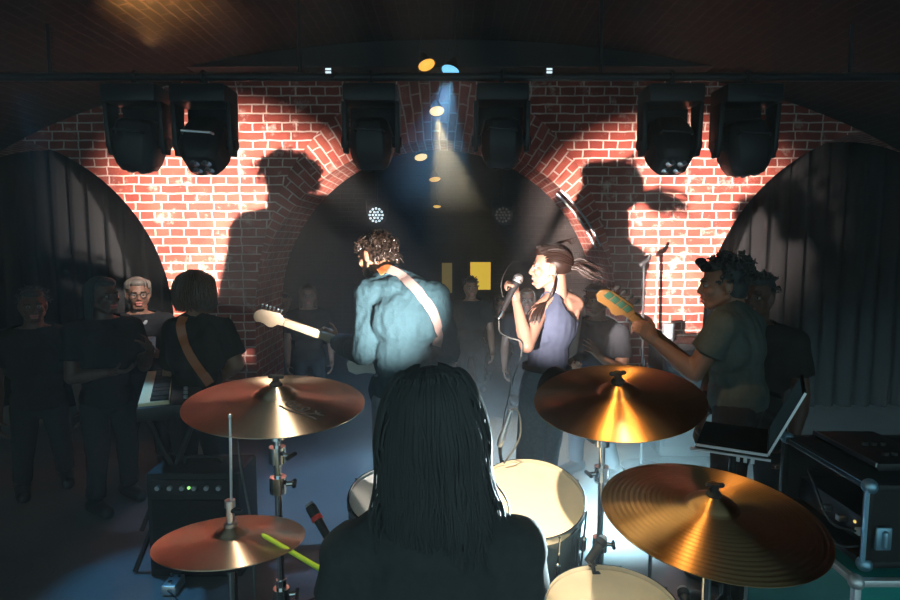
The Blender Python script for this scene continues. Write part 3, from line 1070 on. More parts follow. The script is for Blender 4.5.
def guitar(name, label, bridge, nut, face_dir, body_mat, neck_mat, head_mat, n_tuners=6, scale=1.0, board='maple_pale', tuner_mat='chrome', tip_len=.17):
    bridge, nut = V(bridge), V(nut)
    X = (nut - bridge).normalized()
    Z = V(face_dir); Z = (Z - X * Z.dot(X)).normalized()
    Y = Z.cross(X)
    g = thing(name, bridge, label, 'guitar')
    L = (nut - bridge).length
    mb = MB().prism(outline_body(scale), bridge + X * .02 - Z * .045, X, Y, Z, .042)
    mb.build('body', M[body_mat], g, bevel=.006)
    MB().prism([(-.05, -.09), (.10, -.05), (.14, .03), (.06, .06), (-.10, .05)], bridge + X * .02 - Z * .003, X, Y, Z, .003).build('pickguard', M['white_plastic'], g)
    for k in (.03, .085, .135):
        MB().box(bridge + X * k + Z * .003, (.016, .07, .012), (X, Y, Z)).build('pickup', M['rubber'], g, bevel=.003)
    MB().box(bridge + Z * .005, (.03, .075, .012), (X, Y, Z)).build('bridge', M['chrome'], g, bevel=.003)
    # neck
    w0, w1 = .028, .0215
    MB().prism([(.14, -w0), (L, -w1), (L, w1), (.14, w0)], bridge - Z * .018, X, Y, Z, .018).build('neck', M[neck_mat], g, bevel=.007)
    mb = MB().prism([(.12, -w0), (L, -w1), (L, w1), (.12, w0)], bridge + Z * .0002, X, Y, Z, .006)
    fb = mb.build('fretboard', M[board], g)
    mb = MB()
    for k in range(1, 20):
        d = L * (1 - 2 ** (-k / 12))
        p = nut - X * d + Z * .0068
        if (p - bridge).length > .12:
            mb.box(p, (.0022, .044, .0022), (X, Y, Z))
    mb.build('frets', M['chrome'], fb)
    mb = MB()
    for k in range(n_tuners if n_tuners == 4 else 6):
        o = (k / (3 if n_tuners == 4 else 5) - .5)
        mb.tube([bridge + Y * o * .052 + Z * .012, nut + Y * o * .036 + Z * .009], .0007, 4)
    mb.build('strings', M['steel'], g)
    # headstock: six or four in line along the upper edge
    T = tip_len
    ol = [(0, -.021), (.03, -.024), (.05, -.050), (.075, -.056), (.10, -.045), (.125, -.043), (T * .86, -.050), (T, -.030), (T * 1.02, .0), (T * .93, .022), (T * .80, .034), (.04, .046), (.018, .032), (0, .021)]
    hs = MB().prism(ol, nut - Z * .016, X, Y, Z, .015).build('headstock', M[head_mat], g, bevel=.004)
    for k in range(n_tuners):
        t = (k + .5) / n_tuners
        p = nut + X * (.025 + (T * .78) * t) + Y * (.030 - .010 * t)
        pg = MB().cyl(p - Z * .004, p + Z * .016, .005).build('tuning_peg', M['chrome'], g)
        if n_tuners == 4:
            MB().box(p - Z * .0185 - Y * .012, (.034, .036, .004), (X, Y, Z)).build('tuner_plate', M[tuner_mat], g, bevel=.002)
        q = p + Y * .030
        sc = 1.5 if n_tuners == 4 else 1.0
        MB().cyl(p - Z * .008, q - Z * .008, .003).ell(q + Y * .006 * sc - Z * .008, (.008 * sc, .012 * sc, .005 * sc), (X, Y, Z), 12, 8).build('tuner_button', M['rubber' if n_tuners == 4 else tuner_mat], pg)
    return g, X, Y, Z


def drape(px_pts, bvh, off=.004, depth=3.2):
    """points of a strap laid on the cloth where it is seen in the photo."""
    pts, ns = [], []
    eye = V((0, 0, CAMZ))
    for p in spline([V((a, b, 0)) for a, b in px_pts], 8):
        d = (at(p.x, p.y, 1.0) - eye).normalized()
        hit, n, i, dist = bvh.ray_cast(eye, d)
        if hit is None:
            continue
        if n.dot(d) > 0: n = -n
        pts.append(hit + n * off); ns.append(n)
    return pts, ns


# ---- guitarist in the denim jacket
def guitarist():
    Y = 3.2
    pel = at(403, 388, Y + .02); ch = at(402, 318, Y + .06); nk = at(388, 276, Y + .16); hc = at(374, 256, Y + .26)
    shl, shr = at(370, 294, Y + .08), at(434, 297, Y + .06)
    ell_, elr = at(364, 352, Y - .02), at(449, 352, Y + .16)
    wl, wrr = at(338, 342, Y + .34), at(415, 362, Y + .42)
    nut, bridge = at(284, 322, Y + .26), at(386, 357, Y + .42)
    nd = (nut - bridge).normalized()
    hands = {0: dict(d=V((-.75, .25, .45)), n=V((-.25, -.9, .15)), side=V((.3, -.2, .9)), curl=.75),
             1: dict(d=V((-.9, .1, -.2)), n=V((0, -1, 0)), side=V((0, -.2, 1)), curl=.4)}
    body, A, P, jk, legs = person('guitarist in blue denim jacket bowing his curly head over a white-strapped guitar', pel, ch, nk, hc, (-.80, .55, -.38), (-.25, .30, 1), (-.52, .85, -.1),
                                  (shl, shr), (ell_, elr), (wl, wrr), 'skin_tan', 'denim', 'jeans', 'jacket', hands=hands, w=1.06, arm=1.14, wrinkle=.009)
    mb = MB()
    cap_hair(mb, P, A, 1.02, 1.02)
    f = V((-.80, .55, -.38)).normalized()
    curls(mb, P, 260, .7, rr=(.0035, .006), seed=11, keep=lambda d: d.z > -.55 and not (d.y > .45 and d.z < .35) and not (abs(d.x) > .72 and d.z < .25 and d.y > -.3), loop=.012, length=.058, droop=.95)
    mb.build('hair', M['hair_dark'], body)
    mb = MB()
    mb.ell(P(0, .045, -.085), (.052, .048, .042), None)
    for q in (-1, 1):
        mb.cap(P(q * .062, .0, -.035), P(q * .035, .05, -.095), .014, .022)
    mb.build('beard', M['hair_dark'], body, remesh=.007, relax=1)
    x_, y_, z_ = frame_of((nk - ch).normalized() + V((-.1, .15, 0)))
    mbc = MB()
    mbc.lathe(nk - z_ * .03, z_, [(.088, 0), (.080, .03), (.074, .055), (.064, .050), (.068, .02), (.075, -.002), (.088, 0)], 36)
    mbc.build('collar', M['denim'], body, relax=2, wrinkle=.002)
    mb = MB()
    curls(mb, P, 60, .5, rr=(.0035, .006), seed=5, keep=lambda d: d.y < -.5 and d.z < -.1, loop=.010, length=.075, droop=1.2)
    mb.build('nape_curls', M['hair_dark'], body)
    g, X, Yd, Z = guitar('electric_guitar', 'pale maple-necked electric guitar with orange-ended white strap, on the denim-jacketed player', bridge, nut, (-.30, .92, .25), 'guitar_white', 'maple_pale', 'maple_pale')
    b = bvh_of(jk)
    pts, ns = drape([(379, 274), (388, 270), (402, 277), (418, 292), (430, 308), (437, 328), (438, 345)], b, .010)
    k = max(2, int(len(pts) * .20))
    MB().ribbon(pts[k - 1:], ns[k - 1:], .052, .004).build('strap', M['strap_white'], g)
    MB().ribbon(pts[:k + 1], ns[:k + 1], .054, .005).build('strap_end', M['strap_orange'], g)


guitarist()


# ---- singer
def singer():
    Y = 3.1
    pel = at(545, 384, Y + .02); ch = at(553, 326, Y + .02); nk = at(556, 296, Y + .04); hc = at(550, 268, Y + .02)
    shl, shr = at(539, 312, Y - .05), at(575, 304, Y + .10)
    ell_, elr = at(527, 346, Y - .22), at(572, 350, Y + .30)
    wl, wrr = at(516, 300, Y - .10), at(552, 362, Y + .42)
    hands = {0: dict(d=V((-.08, .06, 1)), n=V((-.75, .35, .1)), side=V((.55, .80, 0)), curl=1.15, s=.92, thumb=.9)}

    def keep(v, A):
        r, f, u = A
        d = v - ch
        x, y, z = d.dot(r), d.dot(f), d.dot(u)
        if y < .03 and z > .02:
            x += .045 * min(1, (z - .02) / .08)
        if z > .02:
            top = .15 * max(0, 1 - max(0, z - .02) / .13) ** (1.2 if x < 0 else 2.6) + .026
            if y < .03:
                return abs(x) < top and z < .26
            return abs(x) < max(top, .075) and z < .14 + .10 * min(1, abs(x) / .09)
        return True
    body, A, P, tk, legs = person('singer with tied-back auburn hair in a navy racerback vest, microphone raised', pel, ch, nk, hc, (-1, .10, .02), (.02, 0, 1), (-.62, .78, 0),
                                  (shl, shr), (ell_, elr), (wl, wrr), 'skin', 'tank', 'jeans', 'tank', s=.97, w=.86, arm=.82, hands=hands, jaw=.92, mouth=.012, wrinkle=.003, keep=keep, brow=M['hair_auburn'], voxel=.005)
    mb = MB()
    S = .97
    mb.ell(P(0, -.030, .040), (.080, .088, .085), A)
    mb.ell(P(0, .026, .086), (.060, .052, .034), A)
    mb.ell(P(0, -.085, .02), (.050, .034, .045), A)
    hair = mb.build('hair', M['hair_auburn'], body, remesh=.007, relax=8)
    tree = bvh_of(hair)
    mb = MB()
    rnd = random.Random(5)
    for i in range(190):
        a = rnd.uniform(-1.5, 1.5)
        sx, cz_ = math.sin(a), math.cos(a)
        st = (sx * .062, .084 - .06 * abs(sx) ** 1.5, .022 + cz_ * .088)
        md = (sx * .089, -.02 + rnd.uniform(-.02, .02), .030 + cz_ * .101)
        bk = (sx * .055, -.110, .012 + cz_ * .056)
        out = []
        lift = rnd.uniform(-.001, .005)
        for p in spline([st, md, bk, (0.0, -.118, .012)], 6):
            q = P(*p)
            hit, nrm, _, dist = tree.find_nearest(q)
            out.append(hit + nrm * lift if (q - hit).dot(nrm) < lift or dist < .015 else q)
        mb.tube(out, .0030, 5, .0024)
    for i in range(70):          # the tail swinging out behind her
        a, b_ = rnd.gauss(0, .016), rnd.gauss(0, .014)
        L = rnd.uniform(.75, 1.1)
        pts = [(a * .5, -.112, .012 + b_ * .5), (a, -.165 * L, .022 + b_), (a * 1.4, -.215 * L, .002 + b_ * 1.5), (a * 1.2, -.262 * L, -.022 + b_ * 1.2)]
        mb.tube([P(*p) for p in spline(pts, 5)], .0036, 5, .0020)
    for i in range(9):           # flyaway strands over the crown
        a = rnd.uniform(-.02, .04)
        mb.tube([P(*p) for p in spline([(a, -.02, .115), (a, -.04 - .01 * i, .140 + .003 * i), (a, -.08 - .006 * i, .146), (a, -.11, .128)], 5)], .0016, 4, .001)
    for i in range(34):          # long lock falling in front of the near shoulder
        a, b_ = rnd.gauss(0, .012), rnd.gauss(0, .008)
        pts = [P(-.060 + b_, -.03, -.02), P(-.075 + a, -.018, -.09), lerp(P(-.09 + a, .0, -.15), shl, .2), at(537 + a * 300, 312, Y - .14) + V((0, b_, 0)), at(531 + a * 300, 335 + rnd.uniform(-5, 9), Y - .15) + V((0, b_, 0))]
        mb.tube(spline(pts, 4), .0034, 5, .0018)
    mb.build('hair_lock', M['hair_auburn'], hair)
    MB().torus(P(0, -.116, .012), P(0, -.2, .02) - P(0, -.1, .0), .016, .005, 18, 6).build('hair_tie', M['rubber'], body)
    bl = MB()
    # belt
    x, y, z = A
    pts = [pel + z * .088 + x * .152 * math.cos(t) * .93 + y * .112 * math.sin(t) for t in [i * 2 * math.pi / 40 for i in range(41)]]
    bl.ribbon(pts, [(p - pel - z * .088).normalized() for p in pts], .032, .004)
    bl.build('belt', M['rubber'], body)
    # hand microphone
    head_c = at(518, 279, Y - .10)
    tail = at(499, 318, Y - .16)
    d = (tail - head_c).normalized()
    m = thing('microphone', tail, 'silver-headed handheld microphone gripped at the singer\'s mouth', 'microphone')
    MB().ell(head_c, (.026, .026, .028), frame_of(d), 18, 12).build('grille', M['grille'], m)
    MB().torus(head_c + d * .010, d, .0262, .003, 24, 6).build('band', M['chrome'], m)
    MB().lathe(head_c + d * .018, d, [(.012, 0), (.021, .004), (.019, .03), (.0125, .15), (.012, .165)], 18).build('handle', M['black'], m)
    MB().lathe(head_c + d * .183, d, [(.009, 0), (.009, .03), (.005, .045)], 12).build('plug', M['chrome'], m)
    e = head_c + d * .225
    pts = [e, at(499, 322, Y - .16), at(500, 332, Y - .17), at(510, 338, Y - .22), at(521, 342, Y - .26), at(521, 356, Y - .25), at(514, 376, Y - .24), at(508, 400, Y - .2), at(502, 440, Y - .15), at(500, 500, Y - .1)]
    pts[-1].z = .02
    cb = MB().tube(spline(pts, 6), .0035, 6).build('microphone_cable', M['cable_white'])
    tag(cb, 'pale thin cable hanging from the singer\'s microphone past her elbow', 'cable')
    loop = [at(503, 297, Y - .14), at(501, 285, Y - .15), at(505, 272, Y - .14), at(512, 263, Y - .12), at(519, 261, Y - .10)]
    tag(MB().tube(spline(loop, 6), .0028, 6).build('wire_loop', M['cable_black']), 'thin dark wire arching over the singer\'s microphone hand', 'cable')


singer()


# ---- bass player
def bassist():
    Y = 2.75
    pel = at(738, 395, Y); ch = at(735, 345, Y + .02); nk = at(732, 308, Y + .03); hc = at(722, 285, Y + .04)
    shl, shr = at(722, 327, Y - .14), at(750, 325, Y + .18)
    ell_, elr = at(694, 373, Y - .10), at(745, 385, Y + .28)
    wl, wrr = at(655, 341, Y - .02), at(712, 398, Y + .30)
    nut, bridge = at(631, 314, Y + .03), at(738, 402, Y + .25)
    hands = {0: dict(d=V((-.66, .12, .74)), n=V((-.3, .85, -.15)), side=V((-.7, -.2, -.6)) * -1, curl=.8),
             1: dict(d=V((-.4, .3, -.8)), n=V((-.5, -.6, 0)), side=V((-.5, .5, .4)), curl=.4)}
    body, A, P, sh_o, legs = person('bass player in dark grey-green T-shirt, profile towards the brick pier', pel, ch, nk, hc, (-1, .18, -.05), (0, 0, 1), (-.78, .62, 0),
                                    (shl, shr), (ell_, elr), (wl, wrr), 'skin_tan', 'tee_green', 'jeans_dark', 'tee', hands=hands, w=1.02, arm=1.0)
    mb = MB()
    cap_hair(mb, P, A, 1.0, 1.02)
    curls(mb, P, 170, 1.0, seed=21, keep=lambda d: d.z > -.15 and not (d.y > .55 and d.z < .45), loop=.010, length=.026, droop=.0)
    for i in range(14):
        t = i / 13
        mb.ell(P(-.05 + .1 * (i % 3) / 2, .075 + .012 * (i % 2), .085 + .012 * ((i * 7) % 3)), .020)
    mb.build('hair', M['hair_black'], body)
    MB().torus(P(-.084, -.008, -.028), (1, 0, 0), .008, .002, 14, 6).build('earring', M['chrome'], body)
    guitar('bass_guitar', 'bass guitar with golden maple headstock and green pearl tuning pegs', bridge, nut, (.50, .84, .12), 'guitar_black', 'maple_gold', 'maple_gold', 4, 1.12, 'rosewood', 'pearl', .205)


bassist()


# ---- dark guitarist with bobbed hair by the keyboard
def side_guitarist():
    Y = 3.42
    pel = at(196, 402, Y); ch = at(198, 352, Y); nk = at(198, 318, Y + .02); hc = at(198, 293, Y + .03)
    shl, shr = at(176, 330, Y - .02), at(221, 328, Y + .05)
    ell_, elr = at(170, 374, Y + .06), at(237, 364, Y + .02)
    wl, wrr = at(190, 388, Y + .24), at(222, 378, Y + .24)
    body, A, P, sh_o, legs = person('guitarist with bobbed brown hair in black T-shirt, back turned, beside the keyboard', pel, ch, nk, hc, (.45, .88, -.08), (0, 0, 1), (.30, .95, 0),
                                    (shl, shr), (ell_, elr), (wl, wrr), 'skin_tan', 'tee_black', 'jeans_dark', 'tee', w=.98, sleeve=.80)
    mb = MB()
    mb.ell(P(0, -.02, .045), (.094, .100, .086), A)
    mb.ell(P(0, -.045, -.02), (.104, .075, .085), A)
    rnd = random.Random(8)
    for i in range(170):
        a = rnd.uniform(-2.2, 2.2)
        x0, y0 = math.sin(a), -math.cos(a)
        j = lambda k=.010: rnd.uniform(-k, k)
        pts = [(x0 * .02 + j(), y0 * .03 - .02, .130), (x0 * .088 + j(), y0 * .09 - .02 + j(), .092), (x0 * .118 + j(), y0 * .112 - .02 + j(), .03 + j()), (x0 * .122 + j(.014), y0 * .108 - .02 + j(.014), -.025 + j()), (x0 * .118 + j(.014), y0 * .10 - .02 + j(.014), -.065 + j()), (x0 * .098 + j(), y0 * .085 - .02 + j(), -.095 + j(.016))]
        mb.tube([P(*p) for p in spline(pts, 4)], .0060, 5, .0025)
    mb.build('hair', M['hair_brown'], body)
    g, X, Yd, Z = guitar('sunburst_guitar', 'amber-bodied electric guitar hung on tan leather strap across a black T-shirt', at(214, 380, Y + .20), at(214, 380, Y + .20) + V((-.36, .50, .16)), (.80, .58, .1), 'guitar_amber', 'maple', 'maple')
    pts, ns = drape([(184, 317), (181, 326), (184, 340), (191, 356), (203, 374), (210, 384)], bvh_of(sh_o), .003)
    if len(pts) > 3:
        MB().ribbon(pts, ns, .05, .004).build('strap', M['strap_tan'], g)


side_guitarist()


# ---- listeners
def listener(px, py, Y, label, hf, skin, hair, shirt, hair_kind='short', tf=None, tall=1.0, w=1.0, group=None, pose='down', cup=False):
    hc = at(px, py, Y)
    tf = tf or (hf[0], hf[1], 0)
    f = V(tf).normalized()
    r = f.cross(V((0, 0, 1)))
    base = V((hc.x, hc.y, 0)) - f * .02
    pel = base + V((0, 0, hc.z - .66)); ch = base + V((0, 0, hc.z - .38)); nk = base + V((0, 0, hc.z - .155))
    sh = (base - r * .185 * w + V((0, 0, hc.z - .225)), base + r * .185 * w + V((0, 0, hc.z - .225)))
    if pose == 'down':
        el = (sh[0] + V((0, 0, -.28)) - r * .05, sh[1] + V((0, 0, -.28)) + r * .05)
        wr = (el[0] + f * .12 + V((0, 0, -.22)), el[1] + f * .12 + V((0, 0, -.22)))
        hands = None
    else:
        el = (sh[0] + V((0, 0, -.27)) - r * .06 + f * .02, sh[1] + V((0, 0, -.27)) + r * .04 + f * .04)
        wr = (el[0] + f * (.14 if cup else .20) + r * (.15 if cup else .05) + V((0, 0, .06 if cup else .12)), el[1] + f * .16 - r * .16 + V((0, 0, .03)))
        hands = {0: dict(d=f * .6 + V((0, 0, .7)) + r * .2, n=r + f * .3, side=V((0, 0, 1)) - f, curl=.55 if cup else .22, spread=0 if cup else 1.0),
                 1: dict(d=f * .5 - r * .6, n=V((0, 0, 1)) - f * .2, side=f, curl=.4)}
    body, A, P, sh_o, legs = person(label, pel, ch, nk, hc, hf, (0, 0, 1), f, sh, el, wr, skin, shirt, 'jeans_dark', 'tee', hands=hands, voxel=.009 if group else .007, w=w, group=group, sleeve=.62)
    mb = MB()
    hm = M[hair]
    rnd = random.Random(int(px))
    cap_hair(mb, P, A, 1.0, 1.0)
    if hair_kind == 'fringe':
        for i in range(90):
            a = rnd.uniform(-2.6, 2.6)
            x0, y0 = math.sin(a), -math.cos(a)
            low = -.02 if y0 < .3 else .05
            pts = [(rnd.uniform(-.01, .03), -.005, .122), (x0 * .075, y0 * .08, .095), (x0 * .088, y0 * .098 - .01, .05), (x0 * .086, y0 * .100 - .012, low)]
            mb.tube([P(*p) for p in spline(pts, 4)], .006, 5, .003)
    elif hair_kind == 'long':
        for i in range(90):
            a = rnd.uniform(-2.0, 2.0)
            x0, y0 = math.sin(a), -math.cos(a)
            pts = [(x0 * .02, y0 * .03, .124), (x0 * .086, y0 * .09 - .02, .07), (x0 * .092, y0 * .09 - .02, -.03), (x0 * .095, y0 * .07 - .03, -.13), (x0 * .09, y0 * .06 - .03, -.20)]
            mb.tube([P(*p) for p in spline(pts, 4)], .008, 5, .003)
    else:
        curls(mb, P, 60, .4, seed=int(px), keep=lambda d: d.z > -.1 and not (d.y > .5 and d.z < .5), loop=.006, length=.03, droop=.2, rr=(.005, .008))
    mb.build('hair', hm, body)
    return body, A, P, wr, f, r, sh_o


man, A, P, wr, f, r, so = listener(138, 294, 4.45, 'grey-haired listener in glasses and pale-collared dark shirt, cup in hand', (.50, -.86, -.02), 'skin', 'hair_grey', 'shirt_dark', 'fringe', w=.98, pose='up', cup=True)
mb = MB()
for q in (-1, 1):
    mb.torus(P(q * .032, .096, .001), P(0, 1, 0) - P(0, 0, 0), .021, .0022, 22, 6)
    mb.cap(P(q * .053, .09, .004), P(q * .078, -.005, .004), .002)
mb.cap(P(-.011, .1, .004), P(.011, .1, .004), .002)
mb.build('glasses', M['rubber'], man)
mb = MB()
for q in (-1, 1):
    mb.cap(P(q * .075, .01, -.175), P(q * .028, .075, -.215), .020, .012)
mb.cap(P(-.07, -.03, -.165), P(.07, -.03, -.165), .02)
mb.build('collar', M['collar'], man, remesh=.006, relax=2)
cupc = wr[0] + f * .075 + V((0, 0, .075)) + r * .035
cup = thing('cup', cupc - V((0, 0, .05)), 'clear plastic cup held up by the grey-haired listener', 'cup')
MB().lathe(cupc - V((0, 0, .05)), (0, 0, 1), [(.026, 0), (.036, .11), (.033, .11), (.024, .006)], 20).build('wall', M['glass'], cup)
MB().lathe(cupc - V((0, 0, .046)), (0, 0, 1), [(.023, 0), (.029, .06), (.001, .061)], 20).build('drink', M['maple_gold'], cup)

listener(103, 296, 3.85, 'dark-haired listener in black, hand spread on chest, beside the grey-haired man', (.92, -.35, 0), 'skin_deep', 'hair_black', 'tee_black', 'long', pose='up', w=.95, tf=(.75, -.6, 0))
listener(33, 306, 4.1, 'shadowy listener in black standing alone under the dark side arch', (.6, -.8, 0), 'skin_deep', 'hair_black', 'tee_black', 'short')
listener(757, 297, 3.2, 'short-haired listener in black standing behind the bass player', (-.7, -.7, 0), 'skin_deep', 'hair_black', 'tee_black', 'short')
listener(596, 300, 4.35, 'listener in grey standing between the singer and the brick pier', (-.75, -.65, 0), 'skin_tan', 'hair_dark', 'shirt_dark', 'short', pose='up')
BK = 'listeners in the room beyond the arch'
listener(308, 296, 6.6, 'reddish-lit listener with long hair beyond the arch, nearest the headstock', (.25, -.95, 0), 'skin', 'hair_brown', 'tee_black', 'long', group=BK)
listener(283, 303, 7.0, 'tall listener with short hair beyond the arch, behind the long-haired one', (.35, -.9, 0), 'skin_tan', 'hair_dark', 'shirt_dark', 'short', group=BK)
listener(471, 288, 6.9, 'dark-shirted listener whose head overlaps the lit yellow window', (.1, -1, 0), 'skin_tan', 'hair_dark', 'tee_black', 'short', group=BK)
listener(527, 300, 6.4, 'long-haired listener beyond the arch between yellow window and singer', (-.1, -1, 0), 'skin', 'hair_brown', 'shirt_dark', 'long', group=BK)
listener(500, 306, 7.6, 'small figure far beyond the arch, beside the yellow window', (-.15, -1, 0), 'skin_tan', 'hair_dark', 'tee_black', 'short', group=BK)


# ------------------------------------------------------------------ drum kit
def tripod(parent, p, z0, h=.32, reach=.24, rot=0.0):
    for k in range(3):
        a = k * 2.0944 + rot
        e = V((p.x + reach * math.cos(a), p.y + reach * math.sin(a), z0 + .012))
        d = (V((e.x, e.y, 0)) - V((p.x, p.y, 0))).normalized()
        leg = MB()
        sd = V((-d.y, d.x, 0)) * .010
        for q in (-1, 1):
            leg.tube([V((p.x, p.y, z0 + h)) + d * .015 + sd * q, e + sd * q], .0045, 6)
        lg = leg.build('leg', M['chrome'], parent)
        MB().cap(e - d * .012, e + d * .012, .012).build('rubber_foot', M['rubber'], lg)
        MB().tube([V((p.x, p.y, z0 + h * .35)), lerp(V((p.x, p.y, z0 + h)), e, .55)], .004, 6).build('brace', M['chrome'], parent)


def wing(parent, c, d, r=.011):
    """clamp collar with a wing screw sticking out along d."""
    d = V(d).normalized()
    m = MB().cyl(c - V((0, 0, .024)), c + V((0, 0, .024)), .024, n=18)
    m.cyl(c, c + d * .045, .007)
    o = m.build('clamp', M['chrome'], parent)
    x, y, z = frame_of(d)
    MB().cap(c + d * .045 - x * .020, c + d * .045 + x * .020, .0065, .0065).build('wing_screw', M['black'], o)


def cymbal_profile(R, bell_r, bell_h, bow, ripple=0.0):
    top = [(.0055, bell_h)]
    for i in range(1, 9):
        t = i / 8
        top.append((.0055 + (bell_r - .0055) * t, bell_h * math.cos(t * math.pi / 2) ** .8 if t < 1 else 0.0))
    nr = 90 if ripple else 18
    for i in range(1, nr + 1):
        t = i / nr
        top.append((bell_r + (R - bell_r) * t, -bow * (t ** 1.35) + ripple * math.sin(t * 2 * math.pi * 15) * min(1, 2 * t)))
    bot = [(r, h - .0016) for r, h in reversed(top)]
    return top + bot


def cymbal(name, label, c, R, n, material, group, bow=None, logo=False, ripple=0.0):
    x, y, z = frame_of(n, (1, 0, 0))
    bell_r = R * .24
    prof = cymbal_profile(R, bell_r, R * .11, bow if bow else R * .10, ripple)
    mb = MB()
    X, Y_, Z_ = V((1, 0, 0)), V((0, 1, 0)), V((0, 0, 1))
    rings = [mb.ring(V((0, 0, h)), X, Y_, r, 96) for r, h in prof]
    mb.skin_rings(rings, cap=False)
    a, b = rings[-1], rings[0]
    for i in range(96):
        mb.bm.faces.new((a[i], a[(i + 1) % 96], b[(i + 1) % 96], b[i]))
    o = mb.build(name, M[material], origin=(0, 0, 0), angle=60)
    o.location = c
    o.rotation_euler = Matrix((x, y, z)).transposed().to_euler()
    tag(o, label, 'cymbal', group)
    if logo:
        def surf(px, py):
            r = math.hypot(px, py)
            t = max(0, (r - bell_r) / (R - bell_r))
            return V((px, py, -(bow if bow else R * .10) * t ** 1.35 + .0009))
        strokes = [[(.00, .01), (.012, .022), (.004, .030), (-.008, .022), (.0, .008), (.02, .004), (.034, .016), (.028, .028), (.018, .018), (.03, .004), (.05, .004), (.066, .02), (.058, .03), (.05, .016), (.066, .004), (.09, .012), (.10, .03)],
                   [(-.012, -.004), (.02, -.008), (.06, -.006), (.10, .002), (.118, .0)], [(.085, .03), (.10, .02), (.12, .026)]]
        rot = math.radians(-28)
        mb = MB()
        for st in strokes:
            pts = []
            for u, v in [(p.x, p.y) for p in spline([V((a_, b_, 0)) for a_, b_ in st], 5)]:
                u, v = u * .95, v * 1.25
                pu, pv = u * math.cos(rot) - v * math.sin(rot) + .045, u * math.sin(rot) + v * math.cos(rot) - .085
                pts.append(surf(pu, pv))
            rr = [V((0, 0, 1))] * len(pts)
            mb.ribbon(pts, rr, .0065, .0004)
        lg = mb.build('logo', M['ink'], None, origin=(0, 0, 0))
        lg.parent = o
        tag(lg, 'black script logo printed on the cymbal')
    return o


def stand(c, n, label, rod=.05, clamps=((.62, (1, -.3, 0)),), lean=V((0, 0, 0)), z0=RZ, rot=.3, mid=None):
    """cymbal stand whose tilter carries a cymbal at c; its foot stands plumb below the tilter."""
    n = V(n).normalized()
    low = c - n * .05
    foot = V((low.x + lean.x, low.y + lean.y, z0))
    st = thing('cymbal_stand', foot, label, 'cymbal stand', 'chrome cymbal stands of the drum kit')
    boom = V((lean.x, lean.y, 0)).length > .01
    top = V((foot.x, foot.y, low.z - (.12 if boom else .06)))
    H = top.z - z0
    MB().cyl(foot + V((0, 0, .03)), foot + V((0, 0, H * .55)), .0145).build('lower_tube', M['chrome'], st)
    MB().cyl(foot + V((0, 0, H * .5)), top, .0105).build('upper_tube', M['chrome'], st)
    for t, d in clamps:
        wing(st, foot + V((0, 0, H * t)), d)
    wing(st, top, (-1, -.2, 0))
    tl = MB()
    if boom:
        MB().cyl(top - (low - top).normalized() * .10, low, .008).build('boom_arm', M['chrome'], st)
    else:
        tl.cyl(top, low, .009)
    tl.cap(low - V((.018, 0, 0)), low + V((.018, 0, 0)), .013)
    tl.build('tilter', M['chrome'], st)
    MB().cyl(low, c + n * rod, .004, n=10).build('rod', M['steel'], st)
    MB().lathe(c - n * .028, n, [(.0, 0), (.016, 0), (.018, .010), (.016, .024), (0, .024)], 20).build('felt', M['felt'], st)
    MB().lathe(c + n * .018, n, [(.0, 0), (.017, 0), (.018, .012), (.012, .020), (0, .02)], 20).build('felt', M['felt'], st)
    x, y, z = frame_of(n)
    MB().cyl(c + n * .038, c + n * .056, .010, n=14).cap(c + n * .052 - x * .017, c + n * .052 + x * .017, .006).build('wing_nut', M['black'], st)
    tripod(st, foot, z0, .30, .24, rot)
    return st


CYG = 'bronze cymbals of the drum kit'
c1, n1 = at(276, 394, 1.68), V((.045, -.085, 1))
cymbal('crash_cymbal', 'pale bronze crash cymbal with black script logo, above the hi-hat', c1, .252, n1, 'cymbal_pale', CYG, logo=True)
stand(c1, n1, 'chrome stand carrying the pale crash cymbal beside the hi-hat', clamps=((.93, (1, -.3, 0)), (.84, (1, .2, 0)), (.5, (1, .2, 0))))
c2, n2 = at(618, 391, 1.58), V((-.10, -.20, 1))
cymbal('crash_cymbal', 'golden crash cymbal with fiery streak, above the toms and singer\'s feet', c2, .225, n2, 'cymbal_gold', CYG)
stand(c2, n2, 'bright-lit chrome stand under the golden crash cymbal', clamps=((.92, (-1, -.3, 0)), (.80, (-1, -.2, 0)), (.55, (1, -.2, 0))), rot=.55, lean=V((.045, .33, 0)))
c3, n3 = at(712, 505, 1.36), V((.03, -.12, 1))
cymbal('ride_cymbal', 'large dark ride cymbal with wide lathed grooves, beside the flight case', c3, .252, n3, 'cymbal_ride', CYG, ripple=.0006)
stand(c3, n3, 'chrome stand under the dark ride cymbal', clamps=((.75, (1, -.3, 0)),), rot=1.4)
# hi-hat
hc_, hn = at(231, 533, 1.44), V((.0, .12, 1))
cymbal('hi_hat_cymbal', 'upper hi-hat cymbal, small bronze disc pierced by a long rod', hc_, .182, hn, 'cymbal_hat', CYG, bow=.016)
lo = cymbal('hi_hat_cymbal', 'lower hi-hat cymbal, inverted under the bronze one on the rod', hc_ - hn.normalized() * .036, .178, -hn, 'cymbal_hat', CYG, bow=.016)
hf_ = V((hc_.x, hc_.y, RZ))
hs = thing('hi_hat_stand', hf_, 'hi-hat stand with long pull rod rising through the bronze pair', 'cymbal stand')
MB().cyl(hf_ + V((0, 0, .03)), V((hc_.x, hc_.y, hc_.z - .08)), .0125).build('tube', M['chrome'], hs)
MB().cyl(V((hc_.x, hc_.y, hc_.z - .1)), at(230, 416, 1.44), .0036, n=10).cap(at(230, 417, 1.44), at(230, 415.5, 1.44), .005).build('pull_rod', M['steel'], hs)
